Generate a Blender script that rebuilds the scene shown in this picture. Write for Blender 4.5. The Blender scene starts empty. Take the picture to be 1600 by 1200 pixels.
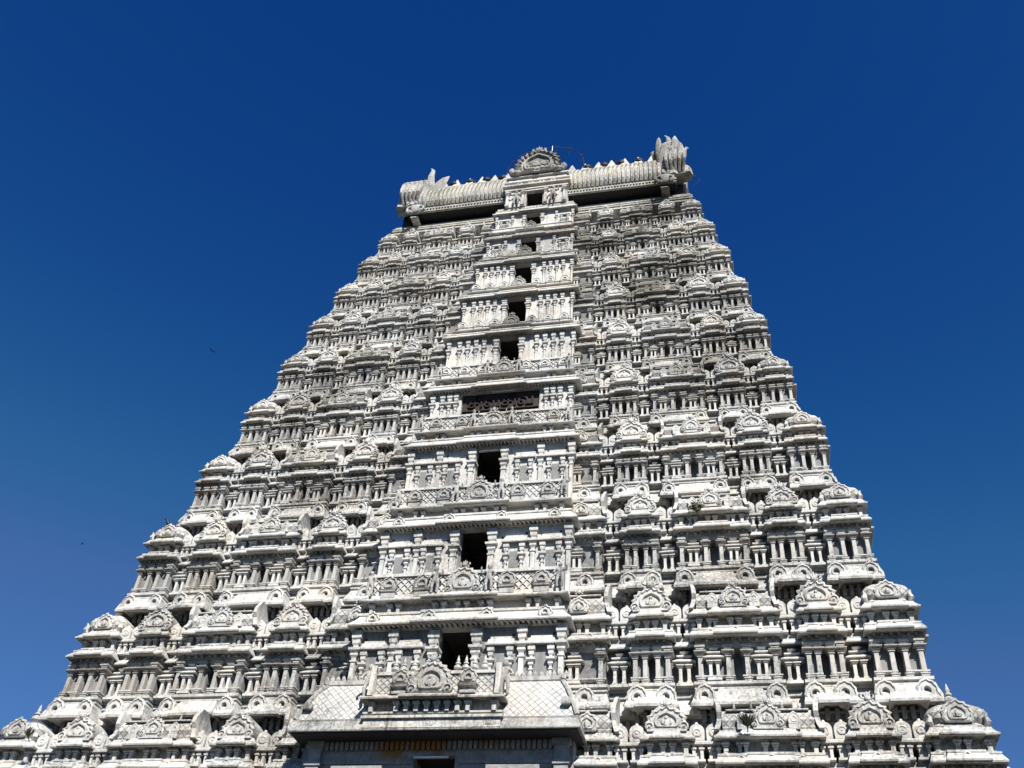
import bpy, math, random
from mathutils import Vector, noise
random.seed(7)
PI = math.pi
sc = bpy.context.scene
COL = sc.collection

# ------------------------------------------------------------------ materials
def new_mat(name):
    m = bpy.data.materials.new(name); m.use_nodes = True
    nt = m.node_tree; nt.nodes.clear()
    out = nt.nodes.new('ShaderNodeOutputMaterial')
    b = nt.nodes.new('ShaderNodeBsdfPrincipled')
    nt.links.new(b.outputs[0], out.inputs[0])
    b.inputs['Specular IOR Level'].default_value = 0.25
    return m, nt, b

def N(nt, t, **kw):
    n = nt.nodes.new(t)
    for k, v in kw.items(): setattr(n, k, v)
    return n

def noise_n(nt, vec, scale, detail=6, rough=.6):
    n = N(nt, 'ShaderNodeTexNoise'); n.inputs['Scale'].default_value = scale
    n.inputs['Detail'].default_value = detail; n.inputs['Roughness'].default_value = rough
    nt.links.new(vec, n.inputs['Vector']); return n.outputs['Fac']

def ramp(nt, fac, stops):
    r = N(nt, 'ShaderNodeValToRGB'); e = r.color_ramp.elements
    e[0].position, e[0].color = stops[0][0], (*stops[0][1], 1)
    e[1].position, e[1].color = stops[-1][0], (*stops[-1][1], 1)
    for p, c in stops[1:-1]:
        x = e.new(p); x.color = (*c, 1)
    nt.links.new(fac, r.inputs[0]); return r.outputs[0]

def mapping(nt, vec, scale, rot=(0, 0, 0)):
    mp = N(nt, 'ShaderNodeMapping'); mp.inputs['Scale'].default_value = scale
    mp.inputs['Rotation'].default_value = rot
    nt.links.new(vec, mp.inputs['Vector']); return mp.outputs[0]

def mixc(nt, fac, a, b, mode='MIX'):
    m = N(nt, 'ShaderNodeMix', data_type='RGBA', blend_type=mode)
    if isinstance(fac, float): m.inputs[0].default_value = fac
    else: nt.links.new(fac, m.inputs[0])
    for s, v in ((6, a), (7, b)):
        if isinstance(v, tuple): m.inputs[s].default_value = (*v, 1)
        else: nt.links.new(v, m.inputs[s])
    return m.outputs[2]

def math_n(nt, op, a, b=0.0, clamp=False):
    m = N(nt, 'ShaderNodeMath', operation=op, use_clamp=clamp)
    for i, v in enumerate((a, b)):
        if isinstance(v, (int, float)): m.inputs[i].default_value = v
        else: nt.links.new(v, m.inputs[i])
    return m.outputs[0]

def smooth(nt, v, lo, hi):
    m = N(nt, 'ShaderNodeMapRange', interpolation_type='SMOOTHSTEP')
    m.inputs[1].default_value, m.inputs[2].default_value = lo, hi
    nt.links.new(v, m.inputs[0]); return m.outputs[0]

def plaster(name, light, mid, dark, dirt=1.0, lattice=False, weather=True, bump=.35, brown=.12):
    """old lime plaster: pale wash, rain streaks, blotches, black lichen on the upper storeys"""
    m, nt, b = new_mat(name)
    g = N(nt, 'ShaderNodeNewGeometry'); P = g.outputs['Position']
    sx = N(nt, 'ShaderNodeSeparateXYZ'); nt.links.new(P, sx.inputs[0])
    big = noise_n(nt, P, .22, 5, .6)
    med = noise_n(nt, P, 1.7, 7, .68)
    fine = noise_n(nt, P, 9., 5, .7)
    streak = noise_n(nt, mapping(nt, P, (3.2, 3.2, .35)), 1.0, 6, .65)
    base = ramp(nt, med, [(.30, mid), (.52, light), (1.0, light)])
    f1 = math_n(nt, 'MULTIPLY', smooth(nt, streak, .47, .68), .8 * dirt)
    col = mixc(nt, f1, base, mid)
    f2 = math_n(nt, 'MULTIPLY', smooth(nt, math_n(nt, 'ADD', math_n(nt, 'MULTIPLY', big, .55), math_n(nt, 'MULTIPLY', fine, .45)), .47, .62), .72 * dirt)
    col = mixc(nt, f2, col, dark)
    if weather:
        # grey-brown lichen that has taken the uncleaned upper bays, less on the corners
        hz = smooth(nt, sx.outputs['Z'], 30., 50.)
        ax = math_n(nt, 'ABSOLUTE', sx.outputs['X'])
        corner = smooth(nt, math_n(nt, 'ADD', ax, math_n(nt, 'MULTIPLY', sx.outputs['Z'], .245)), 24.4, 22.6)
        nn = smooth(nt, math_n(nt, 'ADD', math_n(nt, 'MULTIPLY', med, .6), math_n(nt, 'MULTIPLY', big, .4)), .40, .60)
        side = N(nt, 'ShaderNodeMapRange'); side.inputs[1].default_value, side.inputs[2].default_value = -3., 2.; side.inputs[3].default_value, side.inputs[4].default_value = .26, 1.12; nt.links.new(sx.outputs['X'], side.inputs[0])
        fl = math_n(nt, 'MULTIPLY', math_n(nt, 'MULTIPLY', math_n(nt, 'MULTIPLY', hz, corner), side.outputs[0]), math_n(nt, 'MULTIPLY', nn, .88))
        col = mixc(nt, fl, col, (.115, .110, .096))
        # warm brown wash on the left of the lower storeys
        lb = math_n(nt, 'MULTIPLY', smooth(nt, sx.outputs['X'], -7., -12.), smooth(nt, sx.outputs['Z'], 33., 24.))
        col = mixc(nt, math_n(nt, 'MULTIPLY', lb, math_n(nt, 'MULTIPLY', smooth(nt, med, .33, .58), brown)), col, (.18, .15, .125))
    run = noise_n(nt, mapping(nt, P, (5.5, 5.5, .22)), 1.0, 5, .6)
    col = mixc(nt, math_n(nt, 'MULTIPLY', math_n(nt, 'MULTIPLY', smooth(nt, run, .56, .68), smooth(nt, big, .40, .58)), .75 * dirt), col, dark)
    tone = noise_n(nt, P, .55, 4, .55)
    col = mixc(nt, 1.0, col, ramp(nt, tone, [(.36, (.95, .98, 1.0)), (.52, (1., .995, .98)), (.68, (1.0, .955, .885))]), 'MULTIPLY')
    if lattice:
        def lines(rot):
            w = N(nt, 'ShaderNodeTexWave', wave_type='BANDS', bands_direction='X')
            w.inputs['Scale'].default_value = lattice
            nt.links.new(mapping(nt, P, (1, 0, 1), (0, rot, 0)), w.inputs['Vector'])
            return smooth(nt, w.outputs['Fac'], .10, .0)
        ln = math_n(nt, 'MAXIMUM', lines(PI / 4), lines(-PI / 4))
        col = mixc(nt, math_n(nt, 'MULTIPLY', ln, .7), col, (.10, .095, .09))
    nt.links.new(col, b.inputs['Base Color'])
    b.inputs['Roughness'].default_value = .9
    bp = N(nt, 'ShaderNodeBump'); bp.inputs['Strength'].default_value = bump; bp.inputs['Distance'].default_value = .06
    h = math_n(nt, 'ADD', math_n(nt, 'MULTIPLY', fine, .7), math_n(nt, 'MULTIPLY', noise_n(nt, P, 28., 4, .6), .4))
    if lattice: h = math_n(nt, 'SUBTRACT', h, ln)
    nt.links.new(h, bp.inputs['Height']); nt.links.new(bp.outputs[0], b.inputs['Normal'])
    return m

def plain(name, col, rough=.8, metal=0., var=.25, scale=3.):
    m, nt, b = new_mat(name)
    P = N(nt, 'ShaderNodeNewGeometry').outputs['Position']
    f = noise_n(nt, P, scale, 5, .6)
    c = ramp(nt, f, [(.3, tuple(x * (1 - var) for x in col)), (.7, tuple(min(1, x * (1 + var)) for x in col))])
    nt.links.new(c, b.inputs['Base Color'])
    b.inputs['Roughness'].default_value = rough; b.inputs['Metallic'].default_value = metal
    return m

WASH = plaster('whitewashed_plaster', (0.500, 0.490, 0.470), (0.300, 0.295, 0.285), (0.110, 0.104, 0.096), dirt=1.15)
PILM = plaster('pilaster_plaster', (0.440, 0.430, 0.412), (0.275, 0.268, 0.256), (0.102, 0.097, 0.089), dirt=1.2, brown=.42)
CLEAN = plaster('fresh_whitewash', (0.530, 0.518, 0.495), (0.355, 0.347, 0.334), (0.139, 0.131, 0.124), dirt=.95, weather=False)
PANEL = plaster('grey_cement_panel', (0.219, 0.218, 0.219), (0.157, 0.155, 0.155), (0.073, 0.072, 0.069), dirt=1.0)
LATT = plaster('lattice_plaster', (0.510, 0.500, 0.480), (0.350, 0.339, 0.321), (0.124, 0.117, 0.110), lattice=1.45, weather=False)
CARVE = plaster('carved_plaster', (0.409, 0.398, 0.380), (0.226, 0.219, 0.208), (0.088, 0.084, 0.077), dirt=1.2, bump=1.0)
ROOFM = plaster('roof_plaster', (0.423, 0.409, 0.376), (0.241, 0.234, 0.204), (0.080, 0.077, 0.058), dirt=1.15, weather=False)
SHADE_DARK = plain('shade_dark_interior', (.035, .032, .03))  # shade inside doorways and wall holes, put into the colour
BLACK = plain('shade_black_recess', (.03, .03, .033))  # shade under the deep eaves, put into the colour
SIGNB = plain('dark_brown_sign_board', (.026, .018, .015), .6)
SIGNT = plain('brown_letter_tubes', (.014, .0065, .006), .5)
WIRE = plain('black_cable', (.012, .012, .014), .5)
TUBE = plain('white_tube', (.78, .80, .80), .35, var=.04)
METAL = plain('pale_metal', (.62, .62, .60), .4, .3)
CROW = plain('black_feathers', (.012, .012, .015), .5)
KALASH = plain('dark_copper', (.018, .016, .016), .5, .3)
GRASSM = plain('dry_green_leaf', (.060, .066, .040), .8)
GROUND = plain('dusty_ground', (.035, .032, .027), .95, scale=.4)

def stain_mat():
    m, nt, b = new_mat('stained_granite')
    P = N(nt, 'ShaderNodeNewGeometry').outputs['Position']
    s = N(nt, 'ShaderNodeSeparateXYZ'); nt.links.new(P, s.inputs[0])
    med = noise_n(nt, P, 1.1, 6, .6)
    col = ramp(nt, noise_n(nt, P, 4., 6, .7), [(.3, (.17, .167, .17)), (.7, (.32, .315, .31))])
    band = math_n(nt, 'MULTIPLY', smooth(nt, s.outputs['X'], -3.2, -1.6), smooth(nt, s.outputs['X'], 3.1, 1.8))
    f = math_n(nt, 'MULTIPLY', math_n(nt, 'MULTIPLY', band, smooth(nt, s.outputs['Z'], 15.3, 15.75)), smooth(nt, med, .40, .55))
    col = mixc(nt, f, col, (.26, .13, .045))
    nt.links.new(col, b.inputs['Base Color']); b.inputs['Roughness'].default_value = .9
    bp = N(nt, 'ShaderNodeBump'); bp.inputs['Strength'].default_value = .5; bp.inputs['Distance'].default_value = .05
    nt.links.new(noise_n(nt, P, 12., 5, .65), bp.inputs['Height']); nt.links.new(bp.outputs[0], b.inputs['Normal'])
    return m
GRANITE = stain_mat()

# ------------------------------------------------------------------ mesh builder
class MB:
    def __init__(s): s.v = []; s.f = []; s.m = []; s.mi = 0; s.kx = 1.0
    def quadstrip(s, rings, close=True, caps=(True, True)):
        """rings: list of equal-length point loops"""
        n = len(rings[0]); b = len(s.v)
        for r in rings: s.v.extend(r)
        for i in range(len(rings) - 1):
            for j in range(n if close else n - 1):
                a = b + i * n + j; c = b + i * n + (j + 1) % n
                s.f.append((a, c, c + n, a + n)); s.m.append(s.mi)
        if caps[0]: s.f.append(tuple(b + j for j in reversed(range(n)))); s.m.append(s.mi)
        if caps[1]:
            o = b + (len(rings) - 1) * n
            s.f.append(tuple(o + j for j in range(n))); s.m.append(s.mi)
    def ring(s, x0, x1, y0, y1, prof, caps=(True, True)):
        k = s.kx; s.quadstrip([[(x0 - d * k, y0 - d, z), (x1 + d * k, y0 - d, z), (x1 + d * k, y1 + d, z), (x0 - d * k, y1 + d, z)] for z, d in prof], True, caps)
    def box(s, x0, x1, y0, y1, z0, z1):
        s.ring(x0, x1, y0, y1, [(z0, 0), (z1, 0)])
    def prism_x(s, x0, x1, poly):      # poly of (y,z), counter-clockwise seen from +x
        s.quadstrip([[(x0, y, z) for y, z in poly], [(x1, y, z) for y, z in poly]])
    def prism_y(s, y0, y1, poly):      # poly of (x,z)
        s.quadstrip([[(x, y0, z) for x, z in poly], [(x, y1, z) for x, z in poly]])
    def lathe(s, cx, cy, z0, prof, n=8, k=1.0, rot=0.0):
        s.quadstrip([[(cx + r * k * math.cos(2 * PI * j / n + rot), cy + r * k * math.sin(2 * PI * j / n + rot), z0 + z * k) for j in range(n)] for z, r in prof])
    def super(s, cx, cy, rings, n=24, p=4.0):   # rings (z, ax, ay): rounded square loops
        L = []
        for z, ax, ay in rings:
            r = []
            for j in range(n):
                t = 2 * PI * (j + .5) / n; c, q = math.cos(t), math.sin(t)
                r.append((cx + ax * math.copysign(abs(c) ** (2 / p), c), cy + ay * math.copysign(abs(q) ** (2 / p), q), z))
            L.append(r)
        s.quadstrip(L)
    def ellipsoid(s, c, rx, ry, rz, n=8, m=5):
        L = []
        for i in range(1, m):
            t = PI * i / m
            L.append([(c[0] + rx * math.sin(t) * math.cos(2 * PI * j / n), c[1] + ry * math.sin(t) * math.sin(2 * PI * j / n), c[2] - rz * math.cos(t)) for j in range(n)])
        s.quadstrip(L)
    def medal(s, o, R, prof, ax='y', sgn=1, petals=0, amp=.0, nth=24, vs=1.0, ogee=.14, cut=.62):
        """horseshoe gable disc. prof: (radius fraction, depth towards the viewer); ax 'y': faces -y, ax 'x': faces sgn*x"""
        if petals: nth = petals * 3
        L = []
        for rf, d in prof:
            r = []
            for j in range(nth):
                t = 2 * PI * j / nth - PI / 2; c, q = math.cos(t), math.sin(t)
                m = 1.0
                if q < -cut: m = cut / -q
                dt = (t - PI / 2)
                m += ogee * math.exp(-(dt / .22) ** 2)
                if petals and rf > .78 and q > -.55: m *= 1 + amp * ((0, 1, .35)[j % 3] - .4)
                u, w = R * rf * m * c, R * rf * m * q * vs
                r.append((o[0] + u, o[1] - d, o[2] + w) if ax == 'y' else (o[0] + sgn * d, o[1] + sgn * u, o[2] + w))
            L.append(r)
        s.quadstrip(L, True, (False, True))
    def blade(s, pts, w, th, n=6):
        """leaf or horn: pts centre line, half widths w[], half thickness th[] in y; cross sections lie across x / y"""
        L = []
        for (x, y, z), a, b in zip(pts, w, th):
            L.append([(x + a * math.cos(2 * PI * j / n), y + b * math.sin(2 * PI * j / n), z) for j in range(n)])
        s.quadstrip(L)
    def tube(s, pts, r, n=5):
        L = []
        for i, p in enumerate(pts):
            a = Vector(pts[max(0, i - 1)]); b = Vector(pts[min(len(pts) - 1, i + 1)])
            d = (b - a).normalized(); u = d.orthogonal().normalized(); w = d.cross(u)
            p = Vector(p)
            L.append([tuple(p + r * (math.cos(2 * PI * j / n) * u + math.sin(2 * PI * j / n) * w)) for j in range(n)])
        s.quadstrip(L)
    def build(s, name, mats, parent=None, jit=.018, shade=False):
        if not s.v: return None
        if jit:
            out = []
            for x, y, z in s.v:
                n = noise.noise_vector((x * 1.3 + 3, y * 1.3, z * 1.3)); q = noise.noise_vector((x * .35, y * .35 + 9, z * .35))
                out.append((x + jit * n.x + jit * q.x, y + jit * n.y, z + jit * n.z + 1.5 * jit * q.z))
            s.v = out
        me = bpy.data.meshes.new(name); me.from_pydata(s.v, [], s.f); 
        mats = mats if isinstance(mats, (list, tuple)) else [mats]
        for m in mats: me.materials.append(m)
        if len(mats) > 1: me.polygons.foreach_set('material_index', s.m)
        if shade: me.polygons.foreach_set('use_smooth', [True] * len(me.polygons))
        me.update()
        o = bpy.data.objects.new(name, me); COL.objects.link(o)
        if parent: o.parent = parent
        return o

def tag(o, label=None, cat=None, group=None, kind=None):
    if label: o['label'] = label
    if cat: o['category'] = cat
    if group: o['group'] = group
    if kind: o['kind'] = kind
    return o
def empty(name, parent=None, loc=(0, 0, 0)):
    o = bpy.data.objects.new(name, None); COL.objects.link(o); o.location = loc
    o.empty_display_size = .2
    if parent: o.parent = parent
    return o

# ------------------------------------------------------------------ figures (one continuous skinned body each)
def skin_mesh(name, joints, edges, sub=2):
    me = bpy.data.meshes.new(name + '_cage'); me.from_pydata([j[0] for j in joints], edges, []); me.update()
    o = bpy.data.objects.new(name + '_cage', me); COL.objects.link(o)
    md = o.modifiers.new('skin', 'SKIN'); sv = me.skin_vertices[0].data
    for i, j in enumerate(joints):
        r = j[1]; sv[i].radius = (r, r) if not isinstance(r, tuple) else r
        sv[i].use_root = (i == 0)
    o.modifiers.new('sub', 'SUBSURF').levels = sub
    dg = bpy.context.evaluated_depsgraph_get(); dg.update()
    res = bpy.data.meshes.new_from_object(o.evaluated_get(dg))
    bpy.data.objects.remove(o); bpy.data.meshes.remove(me)
    res.name = name
    res.polygons.foreach_set('use_smooth', [True] * len(res.polygons))
    return res
# facing -y, heights for a unit-height figure
STAND = skin_mesh('statue', [((0, 0, .50), .085), ((0, -.01, .62), .075), ((0, 0, .74), .105), ((0, 0, .82), .045), ((0, -.02, .91), .10), ((0, 0, 1.04), .075),
    ((.13, 0, .765), .05), ((.24, -.03, .62), .04), ((.17, -.13, .54), .035), ((-.13, 0, .765), .05), ((-.25, -.03, .66), .04), ((-.27, -.10, .80), .035), ((-.25, -.12, .88), .03),
    ((.08, 0, .46), .075), ((.11, -.03, .26), .055), ((.10, 0, .03), .045), ((.12, -.09, .02), .035), ((-.08, 0, .46), .075), ((-.10, -.02, .26), .055), ((-.07, 0, .03), .045), ((-.09, -.09, .02), .035)],
    [(0, 1), (1, 2), (2, 3), (3, 4), (4, 5), (2, 6), (6, 7), (7, 8), (2, 9), (9, 10), (10, 11), (11, 12), (0, 13), (13, 14), (14, 15), (15, 16), (0, 17), (17, 18), (18, 19), (19, 20)])
SQUAT = skin_mesh('squatting_statue', [((0, 0, .30), .17), ((0, -.04, .48), .19), ((0, -.02, .66), .17), ((0, -.03, .79), .08), ((0, -.06, .90), .13), ((0, -.02, 1.02), .07),
    ((.22, 0, .72), .075), ((.42, -.02, .62), .06), ((.36, -.08, .36), .05), ((.36, -.12, .26), .055), ((-.22, 0, .72), .075), ((-.42, -.02, .62), .06), ((-.36, -.08, .36), .05), ((-.36, -.12, .26), .055),
    ((.16, -.04, .22), .11), ((.36, -.22, .24), .085), ((.26, -.20, .04), .06), ((.30, -.32, .03), .045), ((-.16, -.04, .22), .11), ((-.36, -.22, .24), .085), ((-.26, -.20, .04), .06), ((-.30, -.32, .03), .045)],
    [(0, 1), (1, 2), (2, 3), (3, 4), (4, 5), (2, 6), (6, 7), (7, 8), (8, 9), (2, 10), (10, 11), (11, 12), (12, 13), (0, 14), (14, 15), (15, 16), (16, 17), (0, 18), (18, 19), (19, 20), (20, 21)])
STAND.materials.append(CARVE); SQUAT.materials.append(CARVE)
def statue(parent, x, y, z, h, me=STAND, flip=1, rz=0., name='statue'):
    o = bpy.data.objects.new(name, me); COL.objects.link(o); o.parent = parent
    o.location = (x, y, z); o.scale = (h * flip, h, h); o.rotation_euler = (0, 0, rz); return o

# ------------------------------------------------------------------ tower measures, storey by storey
ZE = [15.25, 20.86, 26.54, 31.75, 36.47, 40.91, 44.82, 48.71, 52.19, 55.31]     # eave of the bays
ZB = [12.20, 17.88, 23.60, 29.05, 34.10, 38.62, 42.85, 46.83, 50.44, 53.85, 56.90]   # lower edge of the plinth band
WE = [19.95, 18.50, 17.42, 16.31, 15.28, 14.40, 13.66, 12.87, 12.11, 11.37]     # half width at the eave
WB = [20.1, 18.54, 17.47, 16.38, 15.39, 14.53, 13.76, 12.98, 12.22, 11.47, 10.95]
YE = [-1.30, 0.0, 1.04, 2.07, 3.0, 3.87, 4.66, 5.48, 6.26, 7.0, 7.55]
CW = [5.6, 4.82, 4.76, 4.53, 4.34, 4.06, 3.72, 3.41, 3.18, 2.98]
CE = [15.9, 21.50, 27.08, 32.60, 37.12, 41.95, 45.98, 49.90, 53.25, 56.70]     # eave of the middle bay
YC = 10.4
NT = 10
# bay limits at the eave as fractions of the half width
BAYS = [('edge', .262, .341), ('panjara', .377, .484), ('sala', .515, .711), ('panjara', .741, .843), ('kuta', .876, 1.0)]

tower = empty('gateway_tower')
tag(tower, 'towering white plastered temple gateway of stacked carved storeys tapering to a horned barrel roof', 'temple tower')

KPROF = [(1, 0), (1, .07), (.84, .11), (.76, .06), (.56, .06), (.50, .11), (.36, .11), (.30, .03)]
GPROF = [(1, 0), (1, .10), (.84, .17), (.78, .09), (.66, .09), (.61, .19), (.50, .19), (.44, .07), (.30, .07), (.26, .15), (.12, .16)]

pil_count = [0]
rest_pil = MB(); rest_mini = MB(); rest_aed = MB()

def pilaster(M, x, yw, z0, z1, s, w=.27, dep=.24):
    """square shaft with base, ringed neck, wide slab and stepped bracket, standing out of the wall plane yw"""
    H = z1 - z0; h = w / 2; j = random.uniform(-.006, .006)
    M.ring(x - h, x + h, yw - dep * s, yw + .1, [(z0, .045 * s), (z0 + .045 * H, .045 * s), (z0 + .05 * H, .075 * s), (z0 + .075 * H, .075 * s), (z0 + .08 * H, .012), (z0 + .09 * H, 0),
        (z0 + .66 * H, -.012), (z0 + .665 * H, .03 * s), (z0 + .68 * H, .03 * s), (z0 + .685 * H, -.012), (z0 + .71 * H, -.012), (z0 + .735 * H, .06 * s), (z0 + .755 * H, .05 * s), (z0 + .76 * H, .015 * s),
        (z0 + .785 * H + j, .14 * s), (z0 + .81 * H + j, .15 * s), (z0 + .812 * H + j, .0),
        (z0 + .84 * H, .0), (z0 + .86 * H, .05 * s), (z0 + .895 * H, .06 * s), (z0 + .90 * H, .03 * s), (z0 + .915 * H, .10 * s), (z0 + .955 * H, .11 * s), (z0 + .96 * H, .05 * s), (z0 + .995 * H, .07 * s)])

def aedicule(M, x, yw, z0, z1, s, w=.95, dep=.4):
    """small relief shrine: two posts under slabs, a hood and a pyramid cap"""
    H = z1 - z0; a = w * .5
    M.box(x - a * .78, x + a * .78, yw - dep * s, yw + .05, z0, z0 + .07 * H)
    M.box(x - a * .68, x + a * .68, yw - dep * s * .8, yw + .05, z0 + .07 * H, z0 + .12 * H)
    for q in (-1, 1):
        px = x + q * a * .40; t = .062 * s
        M.ring(px - t, px + t, yw - dep * s * .75, yw + .05, [(z0 + .12 * H, .03 * s), (z0 + .16 * H, .03 * s), (z0 + .165 * H, 0), (z0 + .50 * H, 0), (z0 + .53 * H, .05 * s), (z0 + .55 * H, .02 * s), (z0 + .57 * H, .09 * s), (z0 + .60 * H, .09 * s), (z0 + .605 * H, 0), (z0 + .66 * H, 0)])
    M.ring(x - a * .7, x + a * .7, yw - dep * s * .7, yw + .06, [(z0 + .655 * H, -.02), (z0 + .66 * H, .16 * s), (z0 + .685 * H, .17 * s), (z0 + .77 * H, .0), (z0 + .78 * H, -.08 * s), (z0 + .84 * H, -.08 * s), (z0 + .845 * H, .02 * s), (z0 + .88 * H, .02 * s), (z0 + .96 * H, -.2 * s), (z0 + .97 * H, -.25 * s)])
    M.ring(x - .12 * s, x + .12 * s, yw - dep * s * .5, yw, [(z0 + .95 * H, .0), (z0 + 1.0 * H, .06 * s), (z0 + 1.05 * H, -.05 * s)])

STUPI = [(0, .10), (.05, .13), (.09, .06), (.14, .06), (.20, .16), (.29, .17), (.35, .08), (.38, .05), (.41, .11), (.46, .11), (.49, .05), (.56, .07), (.66, .045), (.80, .008)]
def finial(M, x, y, z, k): M.lathe(x, y, z, STUPI, 8, k)

def crown(M, x, y, z, r):
    """lion-mask crown of curled petals on top of a gable"""
    M.ellipsoid((x, y - .05, z + r * .45), r * .62, r * .5, r * .55, 8, 5)
    for q in (-1, 1):
        M.ellipsoid((x + q * r * .38, y - r * .45, z + r * .62), r * .2, r * .2, r * .22, 6, 4)
        M.blade([(x + q * r * .5, y, z + r * .5), (x + q * r * 1.0, y, z + r * .7), (x + q * r * 1.15, y, z + r * 1.15), (x + q * r * .9, y, z + r * 1.5)], [r * .3, r * .26, r * .18, r * .03], [r * .25, r * .22, r * .15, r * .03])
        M.blade([(x + q * r * .25, y, z + r * .8), (x + q * r * .45, y, z + r * 1.3), (x + q * r * .4, y, z + r * 1.75)], [r * .25, r * .2, r * .03], [r * .22, r * .18, r * .03])
        M.ellipsoid((x + q * r * .85, y - .03, z + r * .1), r * .3, r * .25, r * .28, 6, 4)
    M.blade([(x, y, z + r * .8), (x, y, z + r * 1.5), (x, y, z + r * 2.05)], [r * .25, r * .2, r * .03], [r * .22, r * .18, r * .03])

def gable(M, x, y, z, R, petals=15, vs=1.0, cr=True, amp=.17, rel=1.0, og=.14, ck=.33):
    """front-facing horseshoe gable with flame petals; z is its foot"""
    R *= random.uniform(.93, 1.05); vs *= random.uniform(.94, 1.05); petals += random.choice((-2, 0, 0, 2)); amp *= random.uniform(.8, 1.25); x += random.uniform(-.03, .03)
    cz = z + .62 * R * vs
    M.medal((x, y, cz), R, [(a, b * R * rel) for a, b in GPROF], 'y', 1, petals, amp, vs=vs, ogee=og)
    M.ellipsoid((x, y - .15 * R, cz - .12 * R), .16 * R, .10 * R, .24 * R, 6, 5)
    M.ellipsoid((x, y - .17 * R, cz + .18 * R), .10 * R, .09 * R, .11 * R, 6, 4)
    for q in (-1, 1):
        M.medal((x + q * .86 * R, y - .04, z + .20 * R), .24 * R, [(1, 0), (1, .16 * R), (.7, .2 * R), (.6, .12 * R), (.3, .12 * R), (.25, .2 * R)], nth=10, ogee=0, cut=1.1)
    if cr: crown(M, x, y - .04 * R, cz + 1.02 * R * vs, ck * R * random.uniform(.75, 1.15))

def neck(M, x0, x1, yf, z0, z1, s, n=2, yb=None):
    """low neck of the shrine: recessed wall, end posts, a pair of posts with slabs at the middle"""
    yb = yb or yf + 1.2 * s; H = z1 - z0
    M.box(x0 + .2 * s, x1 - .2 * s, yf + .34 * s, yb, z0 - .02, z1 + .03)
    M.ring(x0, x1, yf, yb, [(z0 - .02, .03 * s), (z0 + .10 * H, .03 * s), (z0 + .105 * H, -.03 * s), (z0 + .16 * H, -.03 * s)])
    def post(px, w):
        M.ring(px - w / 2, px + w / 2, yf + .05 * s, yf + .45 * s, [(z0 + .1 * H, 0), (z0 + .60 * H, 0), (z0 + .64 * H, .035 * s), (z0 + .70 * H, .01 * s), (z0 + .76 * H, .07 * s), (z0 + .84 * H, .07 * s), (z0 + .85 * H, .02), (z1 + .02, .04)])
    post(x0 + .12 * s, .15 * s); post(x1 - .12 * s, .15 * s)
    cx = (x0 + x1) / 2
    for q in (-1, 1): post(cx + q * .17 * s, .15 * s)
    if n > 2:
        for q in (-1, 1):
            for e in (-1, 1): post(cx + q * (x1 - x0) * .29 + e * .11 * s, .12 * s)

def lip_eave(M, x0, x1, y0, y1, z, s, d=.30, h=.34, step=.0):
    pr = [(z + .05 * s, -.12 * s), (z, d * s), (z + .06 * s, d * s + .015), (z + .12 * s, d * s - .06 * s), (z + .8 * h * s, .05 * s), (z + h * s, .03 * s)]
    M.ring(x0, x1, y0, y1, pr)
    if step:
        w = (x1 - x0)
        M.ring(x0 + .24 * w, x1 - .24 * w, y0 - step * s, y0 + .3, [(a + .005, b) for a, b in pr])

def scallop(M, x0, x1, y, z, s):
    n = max(2, int((x1 - x0) / (.34 * s))); w = (x1 - x0) / n
    for i in range(n):
        M.box(x0 + (i + .08) * w, x0 + (i + .92) * w, y - .022, y + .1, z + .02, z + .24 * s)

def kuta_shrine(M, k, x0, x1, yf, yb, z0, zr, zt, s, side):
    neck(M, x0 + .1 * s, x1 - .1 * s, yf + .1 * s, z0, zr - .34 * s + .02, s, 2, yb)
    lip_eave(M, x0 + .08 * s, x1 - .08 * s, yf + .08 * s, yb, zr - .34 * s, s, .22, .34, .10)
    cx, cy = (x0 + x1) / 2, yf + (x1 - x0) / 2; a = (x1 - x0) / 2 - .02 * s; H = (zt - zr) * 1.04; cy = yf + a + .02 * s
    M.mi = 1
    M.super(cx, cy, [(zr - .02, a * .93, a * .93), (zr + .06 * H, a * .96, a * .96), (zr + .16 * H, a * .86, a * .86), (zr + .32 * H, a * .97, a * .97), (zr + .52 * H, a * 1.0, a * 1.0), (zr + .70 * H, a * .90, a * .90), (zr + .86 * H, a * .68, a * .68), (zr + .96 * H, a * .40, a * .40), (zr + H, a * .16, a * .16)], 28, 4.5)
    M.mi = 0
    M.super(cx, cy, [(zr + .90 * H, a * .50, a * .50), (zr + .97 * H, a * .55, a * .55), (zr + 1.03 * H, a * .3, a * .3), (zr + 1.05 * H, a * .12, a * .12)], 16, 3)
    finial(M, cx, cy - .1 * s, zr + .98 * H, 1.15 * s)
    R = a * .50
    M.medal((cx, yf + .06 * s, zr + .16 * H + .55 * R), R, [(p, q * R) for p, q in GPROF], 'y', 1, 13, .12, vs=.95)
    M.medal((cx + side * (a - .02), cy, zr + .16 * H + .55 * R), R, [(p, q * R) for p, q in GPROF], 'x', side, 13, .12, vs=.95)
    M.ellipsoid((cx, yf - .03 * s, zr + .16 * H + .55 * R), .2 * R, .15 * R, .3 * R, 6, 4)
    for ex in (-1, 1):        # curled corner leaves
        M.blade([(cx + ex * a * .86, cy - a * .86, zr + .02), (cx + ex * a * .93, cy - a * .93, zr + .16 * H), (cx + ex * a * .88, cy - a * .88, zr + .34 * H), (cx + ex * a * .93, cy - a * .93, zr + .46 * H)], [.09 * s, .12 * s, .09 * s, .03 * s], [.09 * s, .12 * s, .09 * s, .03 * s])

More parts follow.
